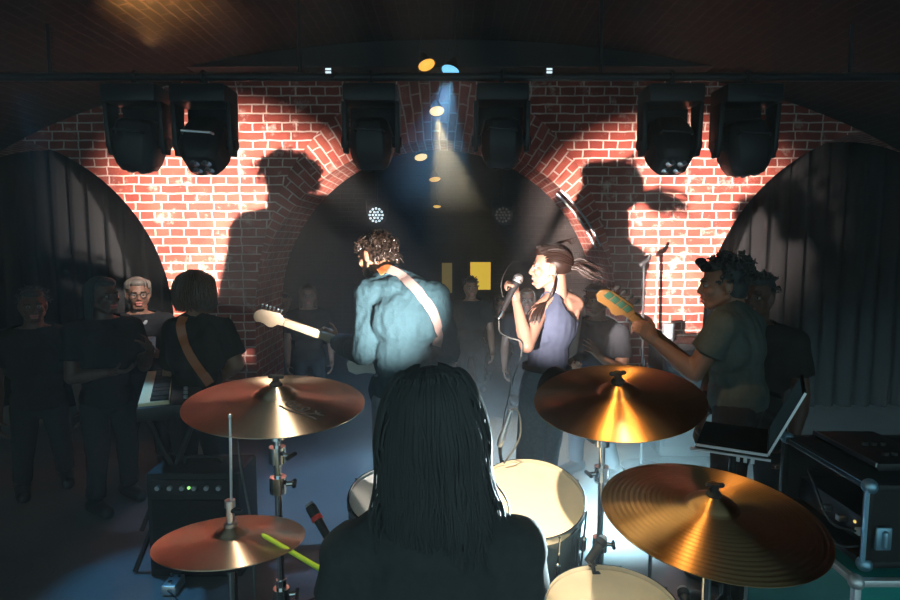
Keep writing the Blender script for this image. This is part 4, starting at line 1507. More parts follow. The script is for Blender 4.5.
MB().lathe(hc_ + V((0, 0, .016)), (0, 0, 1), [(0, 0), (.017, 0), (.017, .012), (.010, .014), (.010, .050), (.013, .052), (.013, .07), (0, .071)], 20).build('clutch', M['steel'], hs)
MB().cap(hc_ + V((.0, 0, .060)), hc_ + V((.028, -.01, .060)), .007).build('clutch_screw', M['black'], hs)
MB().lathe(hc_ - V((0, 0, .092)), (0, 0, 1), [(0, 0), (.022, 0), (.026, .016), (0, .018)], 20).build('seat_cup', M['black'], hs)
tripod(hs, hf_, RZ, .26, .22, .2)
MB().box(hf_ + V((.02, -.16, .03)), (.09, .26, .012), None).build('pedal', M['steel'], hs, bevel=.004)


def drum(name, label, c, R, depth, n, head_mat, group=None, lugs=8, ring=True):
    """c centre of the batter head, n its normal."""
    n = V(n).normalized()
    x, y, z = frame_of(n)
    d = thing(name, c - n * depth, label, 'drum', group)
    prof = [(R, 0), (R, depth), (R - .007, depth), (R - .007, 0)]
    mb = MB()
    rings = [mb.ring(c - n * depth + n * h, x, y, r, 64) for r, h in prof]
    mb.skin_rings(rings, cap=False)
    for i in range(64):
        mb.bm.faces.new((rings[3][i], rings[3][(i + 1) % 64], rings[0][(i + 1) % 64], rings[0][i]))
    mb.build('shell', M['shell'], d)
    hd = MB().lathe(c - n * .004, n, [(0, 0), (R + .001, 0), (R + .001, .004), (R - .004, .0065), (0, .0065)], 64).build('drum_head', M[head_mat], d)
    if ring:
        mb = MB()
        rr = [mb.ring(c + n * .0030, x, y, R - .006, 64), mb.ring(c + n * .0036, x, y, R - .006, 64), mb.ring(c + n * .0036, x, y, R - .040, 64), mb.ring(c + n * .0030, x, y, R - .040, 64)]
        mb.skin_rings(rr + [rr[0]], cap=False)
        mb.build('damping_ring', M['head_ring'], hd)
    for h, nm in ((.004, 'batter_hoop'), (-depth - .002, 'bottom_hoop')):
        mb = MB()
        prof = [(R + .002, -.012), (R + .009, -.012), (R + .009, .002), (R + .005, .010), (R + .002, .010)]
        rings = [mb.ring(c + n * (h + q), x, y, r, 64) for r, q in prof]
        mb.skin_rings(rings + [rings[0]], cap=False)
        mb.build(nm, M['chrome'], d)
    MB().lathe(c - n * (depth + .002), n, [(0, 0), (R, 0), (R, .003), (0, .003)], 48).build('bottom_head', M['head_white'], d)
    for k in range(lugs):
        a = 2 * math.pi * (k + .5) / lugs
        e = x * math.cos(a) + y * math.sin(a)
        p = c + e * (R + .010)
        lg = MB().cap(p - n * (depth * .5 - .02), p - n * (depth * .5 + .02), .010).build('lug', M['chrome'], d)
        MB().cyl(p + n * .012, p - n * (depth + .012), .0032, n=8).build('tension_rod', M['chrome'], lg)
    return d


DG = 'drums of the kit'
tc_, tn = at(529, 499, 1.80), V((-.02, -.36, 1))
drum('rack_tom', 'cream-headed rack tom showing beside the drummer\'s hair', tc_, .168, .24, tn, 'head_cream', DG, 8, False)
tc2, tn2 = at(392, 499, 1.86), V((.08, -.34, 1))
drum('rack_tom', 'smaller white-headed rack tom half hidden behind the drummer', tc2, .135, .20, tn2, 'head_white', DG, 6, False)
fc, fn = at(612, 610, 1.50), V((-.02, -.08, 1))
drum('floor_tom', 'floor tom with cream head at the picture\'s lower edge under the ride', fc, .172, .36, fn, 'head_cream', DG, 8, False)
for k in range(3):
    a = k * 2.094 + .4
    p = fc + V((math.cos(a), math.sin(a), 0)) * .19
    ft = bpy.data.objects[[o.name for o in bpy.data.objects if o.name.startswith('floor_tom')][0]]
    MB().tube([p - V((0, 0, .12)), p + V((0, 0, -.5 + .0)) if False else V((p.x, p.y, RZ + .05)), V((p.x + .03 * math.cos(a), p.y + .03 * math.sin(a), RZ + .012))], .006, 8).build('leg', M['chrome'], ft)
# kick drum with tom holder
kc = V((-.02, 1.68, RZ + .29))
kd = drum('kick_drum', 'kick drum in front of the drummer, behind her from here', kc, .28, .40, V((0, -1, 0)), 'head_white', DG, 8, False)
for tcx, tnx in ((tc_, tn), (tc2, tn2)):
    q = tcx - tnx.normalized() * .14 + V((-.17 if tcx.x > 0 else .14, .02, 0))
    m = V((kc.x + (.04 if tcx.x > 0 else -.04), kc.y + .2, kc.z + .27))
    MB().tube(spline([m, m + V((0, 0, .12)), q + V((0, 0, .02)), lerp(q, tcx - tnx.normalized() * .14, .15)], 5), .010, 8).build('tom_arm', M['chrome'], kd)
for q in (-1, 1):
    MB().cyl(kc + V((q * .27, .22, -.06)), V((kc.x + q * .36, kc.y + .12, RZ + .012)), .009).build('spur', M['chrome'], kd)


# ------------------------------------------------------------------ microphones and stands round the kit
def clip_mic(label, a, b, r=.014, mat_='black', ring=None, support=None, cable=None, name='drum_microphone'):
    a, b = V(a), V(b)          # a nose, b tail
    d = (b - a).normalized()
    L = (b - a).length
    m = thing(name, b, label, 'microphone')
    MB().lathe(a, d, [(0, 0), (r * .8, .003), (r, .012), (r, L * .28), (r * .8, L * .32), (r * .72, L)], 18).build('housing', M[mat_], m)
    MB().lathe(a - d * .001, d, [(0, -.004), (r * .75, .0), (r * .92, .010), (r * .92, .02)], 18).build('grille', M['grille'], m)
    if ring:
        MB().lathe(a + d * L * .30, d, [(r * .98, 0), (r * 1.06, .002), (r * 1.06, .012), (r * .98, .014)], 18).build('ring', M[ring], m)
    if support:
        MB().tube(spline(support, 6), .006, 8).build('gooseneck', M['black'], m)
        MB().box(support[-1], (.026, .02, .03)).build('clip', M['black'], m, bevel=.004)
    if cable:
        MB().tube(spline(cable, 7), .0032, 6).build('cable', M['cable_white'], m)
    return m


Yt = 1.90
clip_mic('slim pencil microphone with looping cable above the cream rack tom', at(499, 446, Yt), at(511, 410, Yt), .011, 'steel', None,
         [at(504, 432, Yt), at(500, 448, Yt + .03), at(503, 466, Yt + .10), at(510, 470, 1.965)],
         [at(511, 410, Yt), at(516, 409, Yt), at(520, 418, Yt), at(520, 436, Yt), at(512, 452, Yt), at(504, 463, Yt + .02)])
clip_mic('black microphone with red ring pointing up beside the hi-hat', at(309, 504, 1.66), at(332, 545, 1.60), .0155, 'black', 'red', None, None)
ms = thing('microphone_stand', V((at(335, 552, 1.6).x, 1.64, RZ)), 'short boom stand holding the red-ringed microphone', 'microphone stand')
p = V((at(335, 552, 1.6).x, 1.64, RZ))
e = at(330, 541, 1.60)
MB().cyl(p + V((0, 0, .02)), V((p.x, p.y, e.z - .02)), .009).build('pole', M['black'], ms)
MB().tube([V((p.x, p.y, e.z - .03)), e + V((0, .0, -.005))], .008, 8).build('boom', M['black'], ms)
MB().lathe(p, (0, 0, 1), [(0, 0), (.11, 0), (.11, .012), (.02, .022), (0, .022)], 28).build('base', M['black'], ms)
clip_mic('stubby black microphone clipped to the floor tom hoop', at(604, 538, 1.70), at(588, 562, 1.66), .017, 'black', None,
         [at(592, 556, 1.67), at(594, 572, 1.66), at(596, 577, 1.655)], None)
clip_mic('black microphone tip poking up below the ride cymbal', at(682, 588, 1.62), at(690, 615, 1.55), .017, 'black', None, [at(688, 606, 1.58), at(676, 612, 1.6), at(660, 603, 1.58)], None)

# tall stand by the brick pier
p = at(644, 372, 4.5); p.z = 0
ms = thing('microphone_stand', p, 'tall thin microphone stand with empty clip before the brick pier', 'microphone stand')
t = at(644, 262, 4.5)
MB().cyl(p + V((0, 0, .02)), t, .010, n=10).build('pole', M['black'], ms)
MB().cyl(p + V((0, 0, .02)), p + V((0, 0, .85)), .014, n=12).build('sleeve', M['black'], ms)
MB().cap(t - V((.02, 0, .02)), t + V((.035, 0, .02)), .020, .014).cap(t + V((.02, 0, .0)), t + V((.045, 0, .05)), .012).build('clip', M['black'], ms)
MB().lathe(p, (0, 0, 1), [(0, 0), (.15, 0), (.15, .012), (.03, .028), (0, .028)], 28).build('base', M['black'], ms)
mb = at(633, 283, 4.46)


# ------------------------------------------------------------------ gear around the stage
def flight_case(name, label, lo, hi, panel, edge, corner, cat='flight case', open_front=False):
    lo, hi = V(lo), V(hi)
    c = (lo + hi) / 2
    fcse = thing(name, (c.x, c.y, lo.z), label, cat)
    sx, sy, sz = hi - lo
    if open_front:
        t = .012
        mbx = MB()
        mbx.box((c.x, c.y, hi.z - t / 2), (sx, sy, t)).box((c.x, c.y, lo.z + t / 2), (sx, sy, t))
        mbx.box((c.x, lo.y + t / 2, c.z), (sx, t, sz)).box((c.x, hi.y - t / 2, c.z), (sx, t, sz)).box((hi.x - t / 2, c.y, c.z), (t, sy, sz))
        mbx.build('shell', M[panel], fcse, smooth=False)
    else:
        MB().box(c, (sx - .006, sy - .006, sz - .006)).build('shell', M[panel], fcse, smooth=False)
    w = .022
    for a in (lo.z, hi.z):
        for b in (lo.y, hi.y):
            MB().box((c.x, b + (w / 2 - .002) * (1 if b == lo.y else -1), a + (w / 2 - .002) * (1 if a == lo.z else -1)), (sx, w, w)).build('edge_rail', M[edge], fcse, bevel=.003)
        for b in (lo.x, hi.x):
            MB().box((b + (w / 2 - .002) * (1 if b == lo.x else -1), c.y, a + (w / 2 - .002) * (1 if a == lo.z else -1)), (w, sy, w)).build('edge_rail', M[edge], fcse, bevel=.003)
    for a in (lo.x, hi.x):
        for b in (lo.y, hi.y):
            MB().box((a + (w / 2 - .002) * (1 if a == lo.x else -1), b + (w / 2 - .002) * (1 if b == lo.y else -1), c.z), (w, w, sz)).build('edge_rail', M[edge], fcse, bevel=.003)
            for d in (lo.z, hi.z):
                q = V((a, b, d)) + (c - V((a, b, d))).normalized() * .018
                MB().ell(q, .024, None, 14, 10).build('corner', M[corner], fcse)
    return fcse


CX = at(868, 495, 1.81).x
case2 = flight_case('flight_case', 'teal-panelled flight case with aluminium edges under the rack case', (CX - .055, 1.76, RZ), (CX + .5, 2.42, .70), 'teal', 'alu', 'alu')
case1 = flight_case('rack_case', 'open black rack case with wiring inside, standing on the teal case', (CX, 1.81, .715), (CX + .5, 2.30, .985), 'tolex', 'black', 'bluelit_steel', open_front=True)
for q in ((CX + .004, 2.05, .980, .012, .47, .012), (CX - .001, 1.812, .85, .010, .010, .25)):
    MB().box(q[:3], q[3:]).build('rail', M['bluelit_steel'], case1, smooth=False)
lt = at(885, 540, 1.79)
lt.y = 1.798
l1 = MB().box(lt, (.05, .012, .075)).build('latch', M['bluelit_steel'], case1, bevel=.005)
MB().cap(lt + V((0, -.010, -.02)), lt + V((0, -.010, .02)), .009).build('latch_wing', M['bluelit_steel'], l1)
# rack unit inside
un = thing('rack_unit', (CX + 0.225, 2.05, .735), 'black receiver with white plugs fitted inside the open rack case', 'audio unit')
MB().box((CX + 0.245, 2.05, .785), (.36, .44, .088)).build('housing', M['black'], un, bevel=.004)
for k, (yy, zz, nm, mm) in enumerate(((1.90, .790, 'plug', 'white_plastic'), (1.845, .775, 'plug', 'white_plastic'), (2.0, .79, 'knob', 'steel'), (2.08, .79, 'knob', 'steel'))):
    MB().box((CX + 0.050, yy, zz), (.03, .022, .022)).build(nm, M[mm], un, bevel=.003)
MB().ell((CX + 0.063, 1.95, .800), (.004, .006, .006)).build('indicator', M['e_gold'], un)
MB().box((CX + 0.062, 1.875, .83), (.004, .005, .03)).build('indicator_bar', M['e_red'], un)
cb = MB().tube(spline([(CX + 0.035, 1.90, .79), (CX - 0.020, 1.95, .80), (CX - 0.015, 2.05, .88), (CX + 0.025, 2.16, .90), (CX + 0.085, 2.2, .88)], 7), .004, 6)
cb.tube(spline([(CX + 0.035, 1.845, .775), (CX - 0.025, 1.86, .76), (CX - 0.030, 1.95, .745), (CX + 0.005, 2.05, .742)], 7), .004, 6)
tag(cb.build('patch_cable', M['cable_black']), 'black patch cables looping from the rack unit\'s white plugs', 'cable')
# slim tray on top of the rack case
tr = thing('control_tray', (CX + 0.185, 2.08, .996), 'slim black controller with bright metal edge on the rack case', 'controller')
MB().box((CX + 0.195, 2.06, 1.012), (.22, .34, .026)).build('housing', M['black'], tr, bevel=.003)
a_, b_ = V((CX + 0.083, 1.90, 1.018)), V((CX + 0.083, 2.23, 1.018))
MB().box((a_ + b_) / 2, (.008, .34, .014)).build('edge', M['steel'], tr, smooth=False)
for k in range(6):
    MB().cyl((CX + .165 + .03 * (k % 3), 1.97 + .1 * (k // 3), 1.024), (CX + .165 + .03 * (k % 3), 1.97 + .1 * (k // 3), 1.036), .010).build('knob', M['rubber'], tr)

# laptop on its stand
LY = 2.18
la, lb, lt_ = at(700, 450, LY), at(768, 457, LY - .06), at(795, 396, LY - .06)
lz = lb.z
uy = V((lb.x, lb.y, 0)).normalized()
ux = V((uy.y, -uy.x, 0))
lz = lb.z
depth_, wide, UZ = .245, .33, V((0, 0, 1))
lp = thing('laptop', (lb.x, lb.y, lz), 'open black laptop seen edge-on, its thin rims catching blue light', 'laptop')
o_ = V((lb.x, lb.y, lz)) - ux * depth_ / 2 + uy * wide / 2
MB().box(o_ + V((0, 0, .004)), (depth_, wide, .012), (ux, uy, UZ)).build('base', M['shade_black'], lp, bevel=.002)
MB().box(o_ - uy * (wide / 2 + .001) + V((0, 0, .006)), (depth_, .004, .010), (ux, uy, UZ)).build('base_edge', M['steel'], lp, smooth=False)
MB().box(o_ + V((0, 0, .0115)), (depth_ * .8, wide * .86, .003), (ux, uy, UZ)).build('keys', M['shade_black'], lp)
sl = .265
su = (ux * .40 + UZ * .92).normalized()
sn = su.cross(uy)
so_ = V((lb.x, lb.y, lz + .008)) + su * sl / 2 + uy * wide / 2
scr = MB().box(so_, (.008, wide, sl), (sn, uy, su)).build('lid', M['shade_black'], lp, bevel=.002)
MB().box(so_ - uy * (wide / 2 + .001), (.008, .004, sl), (sn, uy, su)).build('lid_edge', M['steel'], lp, smooth=False)
MB().box(so_ + (sn if sn.x < 0 else -sn) * .0045, (.002, wide * .93, sl * .9), (sn, uy, su)).build('screen', M['screen'], scr)
MB().cyl(V((lb.x, lb.y, lz + .006)), V((lb.x, lb.y, lz + .006)) + uy * wide, .006).build('hinge', M['black'], lp)
sx_, sy_ = o_.x, o_.y
ls = thing('laptop_stand', (sx_, sy_, 0), 'black stand with silver tray bar carrying the open laptop', 'stand')
MB().box(o_ + V((0, 0, -.012)), (depth_ + .01, wide * .9, .008), (ux, uy, UZ)).build('tray', M['black'], ls, smooth=False)
MB().box(o_ - uy * wide * .49 + V((-.006, 0, -.012)), (depth_ + .03, .010, .008), (ux, uy, UZ)).build('tray_bar', M['steel'], ls, smooth=False)
MB().cyl((sx_, sy_, .03), (sx_, sy_, lz - .014), .016).build('pole', M['black'], ls)
for k in range(3):
    a = k * 2.094 + .6
    MB().cyl((sx_, sy_, .32), (sx_ + .18 * math.cos(a), sy_ + .18 * math.sin(a), .012), .010).build('leg', M['black'], ls)
for k in range(3):
    MB().box(o_ + ux * (depth_ * (.1 + .1 * k)) - uy * wide * .49 + V((0, 0, -.024)), (.012, .014, .02), (ux, uy, UZ)).build('tray_clip', M['steel'], ls)

# keyboard by the dark guitarist
kz = .86
ka, kbk = V((-1.53, 2.86, kz)), V((-.40, .917, 0))
kx, ky = kbk.normalized(), V((kbk.y, -kbk.x, 0)).normalized()       # kx along the keys' row, ky from player's edge inward
kb = thing('keyboard', ka, 'black stage keyboard with ivory keys at the cellar\'s dark side', 'keyboard')
KL, KD = .86, .30
AX = (kx, ky, V((0, 0, 1)))
MB().box(ka + kx * KL / 2 + ky * (KD / 2) + V((0, 0, .035)), (KL, KD, .07), AX).build('housing', M['black'], kb, bevel=.006)
nw = 29
for i in range(nw):
    MB().box(ka + kx * (.03 + (i + .5) * (KL - .06) / nw) + ky * .075 + V((0, 0, .078)), ((KL - .06) / nw - .0012, .140, .018), AX).build('white_key', M['key_white'], kb, bevel=.001)
    if i % 7 not in (2, 6):
        MB().box(ka + kx * (.03 + (i + 1) * (KL - .06) / nw) + ky * .100 + V((0, 0, .092)), (.012, .085, .014), AX).build('black_key', M['rubber'], kb, bevel=.001)
for k in range(6):
    MB().cyl(ka + kx * (.12 + k * .1) + ky * .22 + V((0, 0, .07)), ka + kx * (.12 + k * .1) + ky * .22 + V((0, 0, .085)), .011).build('knob', M['steel'], kb)
MB().box(ka + ky * .29 + kx * .006 + V((0, 0, .036)), (.012, .014, .074), AX).build('end_strip', M['maple_gold'], kb)
ksd = thing('keyboard_stand', ka + kx * KL / 2 + ky * KD / 2 - V((0, 0, kz)), 'black folding cross stand under the stage keyboard', 'stand')
for q in (.22, .78):
    o2 = ka + kx * KL * q
    for s_ in (0, 1):
        a2 = o2 + ky * (.02 if s_ else KD - .02)
        b2 = o2 + ky * (KD + .06 if s_ else -.06)
        MB().cyl(V((a2.x, a2.y, kz - .005)), V((b2.x, b2.y, .012)), .014).build('leg', M['black'], ksd)
MB().cyl(ka + kx * KL * .22 + ky * KD * .5 - V((0, 0, kz / 2)), ka + kx * KL * .78 + ky * KD * .5 - V((0, 0, kz / 2)), .010).build('axle', M['black'], ksd)


def amp(label, lo, hi, front=(0, -1, 0), leds=()):
    lo, hi = V(lo), V(hi)
    c = (lo + hi) / 2
    a = thing('amplifier', (c.x, c.y, lo.z), label, 'amplifier')
    MB().box(c, hi - lo).build('cabinet', M['tolex'], a, bevel=.012)
    w, h = hi.x - lo.x, hi.z - lo.z
    MB().box((c.x, lo.y - .004, lo.z + h * .42), (w * .88, .012, h * .66)).build('speaker_cloth', M['black_matt'], a, bevel=.003)
    MB().box((c.x, lo.y - .003, hi.z - h * .13), (w * .88, .010, h * .14)).build('control_panel', M['black'], a)
    for k in range(6):
        x = lo.x + w * (.14 + .13 * k)
        MB().cyl((x, lo.y - .006, hi.z - h * .13), (x, lo.y - .024, hi.z - h * .13), .012).build('knob', M['steel'], a)
    MB().tube(spline([(c.x - .1, c.y, hi.z), (c.x - .08, c.y, hi.z + .035), (c.x + .08, c.y, hi.z + .035), (c.x + .1, c.y, hi.z)], 5), .008, 8).build('handle', M['rubber'], a)
    for dx, m_ in leds:
        MB().ell((lo.x + w * dx, lo.y - .012, hi.z - h * .13), .008).build('indicator', M[m_], a)
    return a


pA = at(187, 488, 2.95)
amp('black guitar amplifier with a green indicator behind the hi-hat', (pA.x - .22, 2.97, 0), (pA.x + .26, 3.25, pA.z + .07), leds=((.47, 'e_green'),))
pB = at(690, 343, 4.75)
amp('black bass amplifier at the foot of the brick pier', (at(662, 343, 4.75).x, 4.72, 0), (at(728, 343, 4.75).x, 5.08, pB.z), leds=())
pb = at(672, 343, 4.72)
bx = thing('monitor_box', (pb.x, 4.82, pB.z), 'small pale box standing upright on the bass amplifier', 'box')
MB().box((pb.x, 4.82, pB.z + .075), (.075, .06, .15)).build('housing', M['pale_box'], bx, bevel=.006)
MB().box((pb.x + .036, 4.82, pB.z + .075), (.012, .064, .154)).build('rim', M['black'], bx)
MB().cyl((pb.x, 4.789, pB.z + .05), (pb.x, 4.786, pB.z + .05), .022).build('cone', M['white_plastic'], bx)

# pedals and leads on the floor
for k, (px, py, Y, lbl) in enumerate(((176, 508, 3.0, 'small effects pedal standing in front of the guitar amplifier'),)):
    p = at(px, py, Y); p.z = 0
    p = V((pA.x - .05, 2.86, 0))
    e = thing('effects_pedal', p, lbl, 'pedal')
    MB().box(p + V((0, 0, .026)), (.075, .12, .05), None, .92).build('housing', M['steel'], e, bevel=.005)
    MB().cyl(p + V((0, -.03, .05)), p + V((0, -.03, .062)), .011).build('footswitch', M['chrome'], e)
    for q in (-1, 1):
        MB().cyl(p + V((q * .02, .03, .05)), p + V((q * .02, .03, .066)), .008).build('knob', M['black'], e)
tag(MB().tube(spline([(pA.x - .05, 2.80, .03), (-1.1, 2.6, .006), (-.7, 2.75, .006), (-.5, 3.0, .006), (-.35, 3.3, .006), (-.25, 3.5, .006), at(400, 380, 3.55)], 8), .0035, 6).build('guitar_cable', M['cable_black']),
    'black guitar lead curling over the floor to the denim-jacketed player', 'cable')
tag(MB().tube(spline([at(238, 440, 2.75), at(240, 462, 2.70), at(243, 480, 2.66), at(247, 500, 2.62), at(252, 530, 2.6), V((-.85, 2.55, .006)), V((-.6, 2.5, .006)), V((-.3, 2.6, .006))], 8), .005, 6).build('multicore_cable', M['cable_white']),
    'pale cable dropping in a slack curve behind the hi-hat rod', 'cable')


# ------------------------------------------------------------------ lights overhead
TY = 3.72
tz = at(300, 77, TY).z
tr = MB().cyl((-2.75, TY, tz), (2.75, TY, tz), .025, n=16).build('lighting_bar', M['black'])
tag(tr, 'long black lighting bar spanning the cellar under the vault', 'lighting bar')
for x in (-2.4, -.9, .9, 2.4):
    zz = 1.02 + 2.30 * math.sqrt(1 - (x / 5.0) ** 2)
    MB().cyl((x, TY, tz), (x, TY, zz - .01), .012, n=10).build('drop_rod', M['black'], tr)


def moving_head(px, label, aim, k=1.0, lens='chrome', handle='black'):
    x = at(px, 140, TY).x
    c = V((x, TY, tz))
    mh = thing('moving_head_light', c - V((0, 0, .62 * k)), label, 'stage light', 'moving head lights hung from the bar')
    MB().torus(c, (1, 0, 0), .034, .009, 20, 8).box(c + V((0, 0, -.05)), (.03, .05, .05)).build('clamp', M['black'], mh)
    MB().box(c + V((0, 0, -.115 * k)), (.33 * k, .24 * k, .11 * k)).build('base', M['black'], mh, bevel=.018)
    a = V(aim).normalized()
    hc = c + V((0, 0, -.40 * k))
    for q in (-1, 1):
        o = MB()
        o.prism([(-.07 * k, -.16 * k), (.07 * k, -.16 * k), (.055 * k, -.40 * k), (.03 * k, -.47 * k), (-.03 * k, -.47 * k), (-.055 * k, -.40 * k)], c + V((q * .165 * k - .014, 0, 0)), V((0, 1, 0)), V((0, 0, 1)), V((1, 0, 0)), .028)
        o.build('yoke_arm', M['black'], mh, bevel=.006)
        MB().cyl(hc + V((q * .12 * k, 0, 0)), hc + V((q * .19 * k, 0, 0)), .035 * k).build('tilt_joint', M['black'], mh)
    MB().box(c + V((0, .125 * k, -.27 * k)), (.31 * k, .02, .26 * k)).build('yoke_plate', M['black'], mh, bevel=.006)
    X, Y_, Z_ = frame_of(a, (1, 0, 0))
    head = MB()
    w = .130 * k
    secs = [(-.15, .55), (-.13, .80), (-.04, 1.0), (.06, 1.0), (.12, .86), (.165, .66)]
    rings = []
    for h, sc in secs:
        o = hc + Z_ * h * k
        rw = w * sc
        ch_ = rw * .38
        rings.append([head.bm.verts.new(o + X * u + Y_ * v) for u, v in ((-rw, -rw + ch_), (-rw + ch_, -rw), (rw - ch_, -rw), (rw, -rw + ch_), (rw, rw - ch_), (rw - ch_, rw), (-rw + ch_, rw), (-rw, rw - ch_))])
    head.skin_rings(rings)
    hd = head.build('lamp_head', M['black'], mh, bevel=.006)
    for i, (u, v) in enumerate(((-.035, -.03), (.035, -.03), (-.03, .035), (.04, .035))):
        o = hc + Z_ * .165 * k + X * u * k + Y_ * v * k
        MB().lathe(o, Z_, [(.028 * k, 0), (.030 * k, .006), (.022 * k, .012), (0, .018)], 18).build('lens', M[lens], hd)
    hz_ = hc + V((0, -.145 * k, .055 * k))
    MB().tube([hz_ + V((-.09 * k, .03, -.006)), hz_ + V((-.085 * k, 0, 0.006)), hz_ + V((.085 * k, 0, -.006)), hz_ + V((.09 * k, .03, -.01))], .0075, 8).build('handle', M[handle], hd)
    return mh


moving_head(206, 'moving head light with bright handle, over the bob-haired guitarist', (.02, -.62, -1), handle='steel')
moving_head(139, 'moving head light in the gloom, outermost over the side listeners', (-.1, .15, -1), .98)
moving_head(372, 'moving head light hanging above the denim-jacketed guitarist', (0, .2, -1), .96, lens='black')
moving_head(501, 'moving head light hanging above the singer', (0, .2, -1), .94, lens='black')
moving_head(669, 'moving head light with four glinting lenses before the brick pier', (.02, -.62, -1))
moving_head(744, 'moving head light in the gloom, outermost over the bass player', (.15, .1, -1), 1.02)


def pinspot(px, label):
    c = at(px, 73, TY - .03)
    o = thing('pin_spot', c, label, 'stage light', 'pin spots on the bar')
    MB().cyl(c + V((0, .06, .0)), c + V((0, -.05, 0)), .028).build('can', M['black'], o)
    for dz in (-.010, .008):
        MB().box(c + V((0, -.052, dz)), (.032, .006, .010)).build('lens', M['e_white'], o)


pinspot(330, 'tiny white pin spot on the bar over the guitarist\'s shadow')
pinspot(548, 'tiny white pin spot on the bar above the singer\'s hair')


def clip_lamp(c, aim, label, em, r=.055, top=3.28, cordx=0.0):
    a = V(aim).normalized()
    o = thing('hanging_lamp', c, label, 'lamp', 'small lamps hung along the vault')
    sh = MB()
    x, y, z = frame_of(a)
    prof = [(r * .32, -r * 1.5), (r * .5, -r * 1.1), (r * .62, -r * .7), (r, 0), (r * .95, 0), (r * .57, -r * .66)]
    rings = [sh.ring(c + z * h, x, y, q, 28) for q, h in prof]
    sh.skin_rings(rings, cap=True)
    sh.build('shade', M['black'], o)
    MB().lathe(c - z * r * .25, z, [(0, 0), (r * .78, 0), (r * .84, r * .12), (r * .5, r * .28), (0, r * .34)], 24).build('bulb', M[em], o)
    t = V((c.x + cordx, c.y, top))
    MB().tube(spline([c - z * r * 1.4, c - z * r * 1.9 + V((cordx * .3, 0, .03)), lerp(c, t, .6), t], 6), .005, 6).build('cord', M['cable_black'], o)
    return o


clip_lamp(GOLD_LAMP, (.30, -.40, -.85), 'amber-glowing lamp hanging beside the blue one under the vault crown', 'e_orange', .068, 3.30, -.06)
clip_lamp(BLUE_LAMP, (-.25, -.38, -.85), 'blue-glowing lamp hanging under the vault crown', 'e_blue', .072, 3.30, .05)
clip_lamp(AMBER_LAMP, (.1, -.45, -.8), 'warm white lamp hanging just before the arch, below the blue one', 'e_warm', .066, 3.28, .10)
clip_lamp(at(421, 158, 6.6), (.15, -.40, -.8), 'golden lamp beyond the arch, higher of the two hung close together', 'e_warm', .080, 3.27, -.1)
clip_lamp(at(435, 180, 7.4), (.1, -.35, -.9), 'golden lamp beyond the arch, lower of the two hung close together', 'e_gold', .080, 3.27, .12)
clip_lamp(at(437, 207, 8.8), (.0, -.35, -.9), 'farthest tiny golden lamp beyond the arch', 'e_gold', .065, 3.27, 0)


def led_par(px, py, Y, label, em):
    c = at(px, py, Y)
    o = thing('led_panel_light', c, label, 'stage light', 'round diode lights beyond the arch')
    MB().lathe(c + V((0, .16, 0)), (0, -1, 0), [(0, 0), (.075, 0), (.10, .06), (.108, .15), (.100, .15), (0, .145)], 32).build('can', M['black'], o)
    for ring, rr in ((0, 0), (6, .035), (12, .070)):
        for k in range(max(1, ring)):
            a = 2 * math.pi * k / max(1, ring)
            MB().ell(c + V((rr * math.cos(a), .008, rr * math.sin(a))), (.0125, .006, .0125), None, 10, 8).build('diode', M[em], o)
    mbk = MB().tube([c + V((-.118, .08, 0)), c + V((-.118, .08, .16)), c + V((.118, .08, .16)), c + V((.118, .08, 0))], .008, 8)
    mbk.cyl(c + V((0, .08, .16)), V((c.x, c.y + .08, 3.27)), .012, n=10)
    mbk.build('bracket', M['black'], o)


led_par(376, 215, 6.5, 'round diode light glowing white beyond the arch above the guitarist', 'e_white')
led_par(503, 215, 6.5, 'round diode light switched nearly off beyond the arch beside the lamps', 'e_dim')

# the two stage lamps standing in the kit
for sx0, aim, r, z_low, lab in ((LAMP_WEST, V((-2.29, 3.22, .68)), .062, RZ, 'stage lamp clamped behind the golden crash cymbal, aimed past the guitarist'),
                                (LAMP_EAST, V((1.72, 3.42, .55)), .045, kc.z + .288, 'small stage lamp clamped on the kick drum, aimed past the singer')):
    aim = aim.normalized()
    base = V((sx0.x, sx0.y - .02, z_low if z_low > .3 else sx0.z - .1))
    sl_ = thing('stage_lamp', base, lab, 'stage light')
    if z_low < .3:
        q = V((0, 0, sx0.z - r * 1.3 - .03))
        q.x = [o for o in bpy.data.objects if o.get('label', '').startswith('bright-lit chrome stand')][0].location.x
        q.y = [o for o in bpy.data.objects if o.get('label', '').startswith('bright-lit chrome stand')][0].location.y
        MB().cyl(q, (sx0.x, sx0.y, sx0.z - r * 1.3), .008, n=12).cyl(q - V((0, 0, .018)), q + V((0, 0, .018)), .020, n=18).build('clamp_arm', M['chrome'], sl_)
    else:
        MB().cyl(base + V((0, 0, .01)), (base.x, base.y, sx0.z - r * 1.3), .010, n=12).build('pole', M['black'], sl_)
        MB().lathe(base, (0, 0, 1), [(0, 0), (.05, 0), (.05, .012), (.015, .02), (0, .02)], 24).build('base', M['black'], sl_)
    MB().lathe(sx0 - aim * .10, aim, [(0, 0), (r * .7, 0), (r, .04), (r * 1.05, .14), (r, .14), (0, .125)], 28).build('can', M['black'], sl_)
    MB().lathe(sx0 + aim * .026, aim, [(0, 0), (r * .92, 0), (r * .7, .006), (0, .010)], 24).build('lens', M['e_warm'], sl_)
    sd = aim.cross(V((0, 0, 1))).normalized() * r * 1.2
    MB().tube([sx0 - sd, sx0 - sd - V((0, 0, r * 1.3)), sx0 + sd - V((0, 0, r * 1.3)), sx0 + sd], .006, 8).build('bracket', M['black'], sl_)
kl = thing('kit_light', KIT_LIGHT - V((0, 0, .05)), 'small glaring cold diode light beside the crash stand, pointing at the drummer', 'stage light')
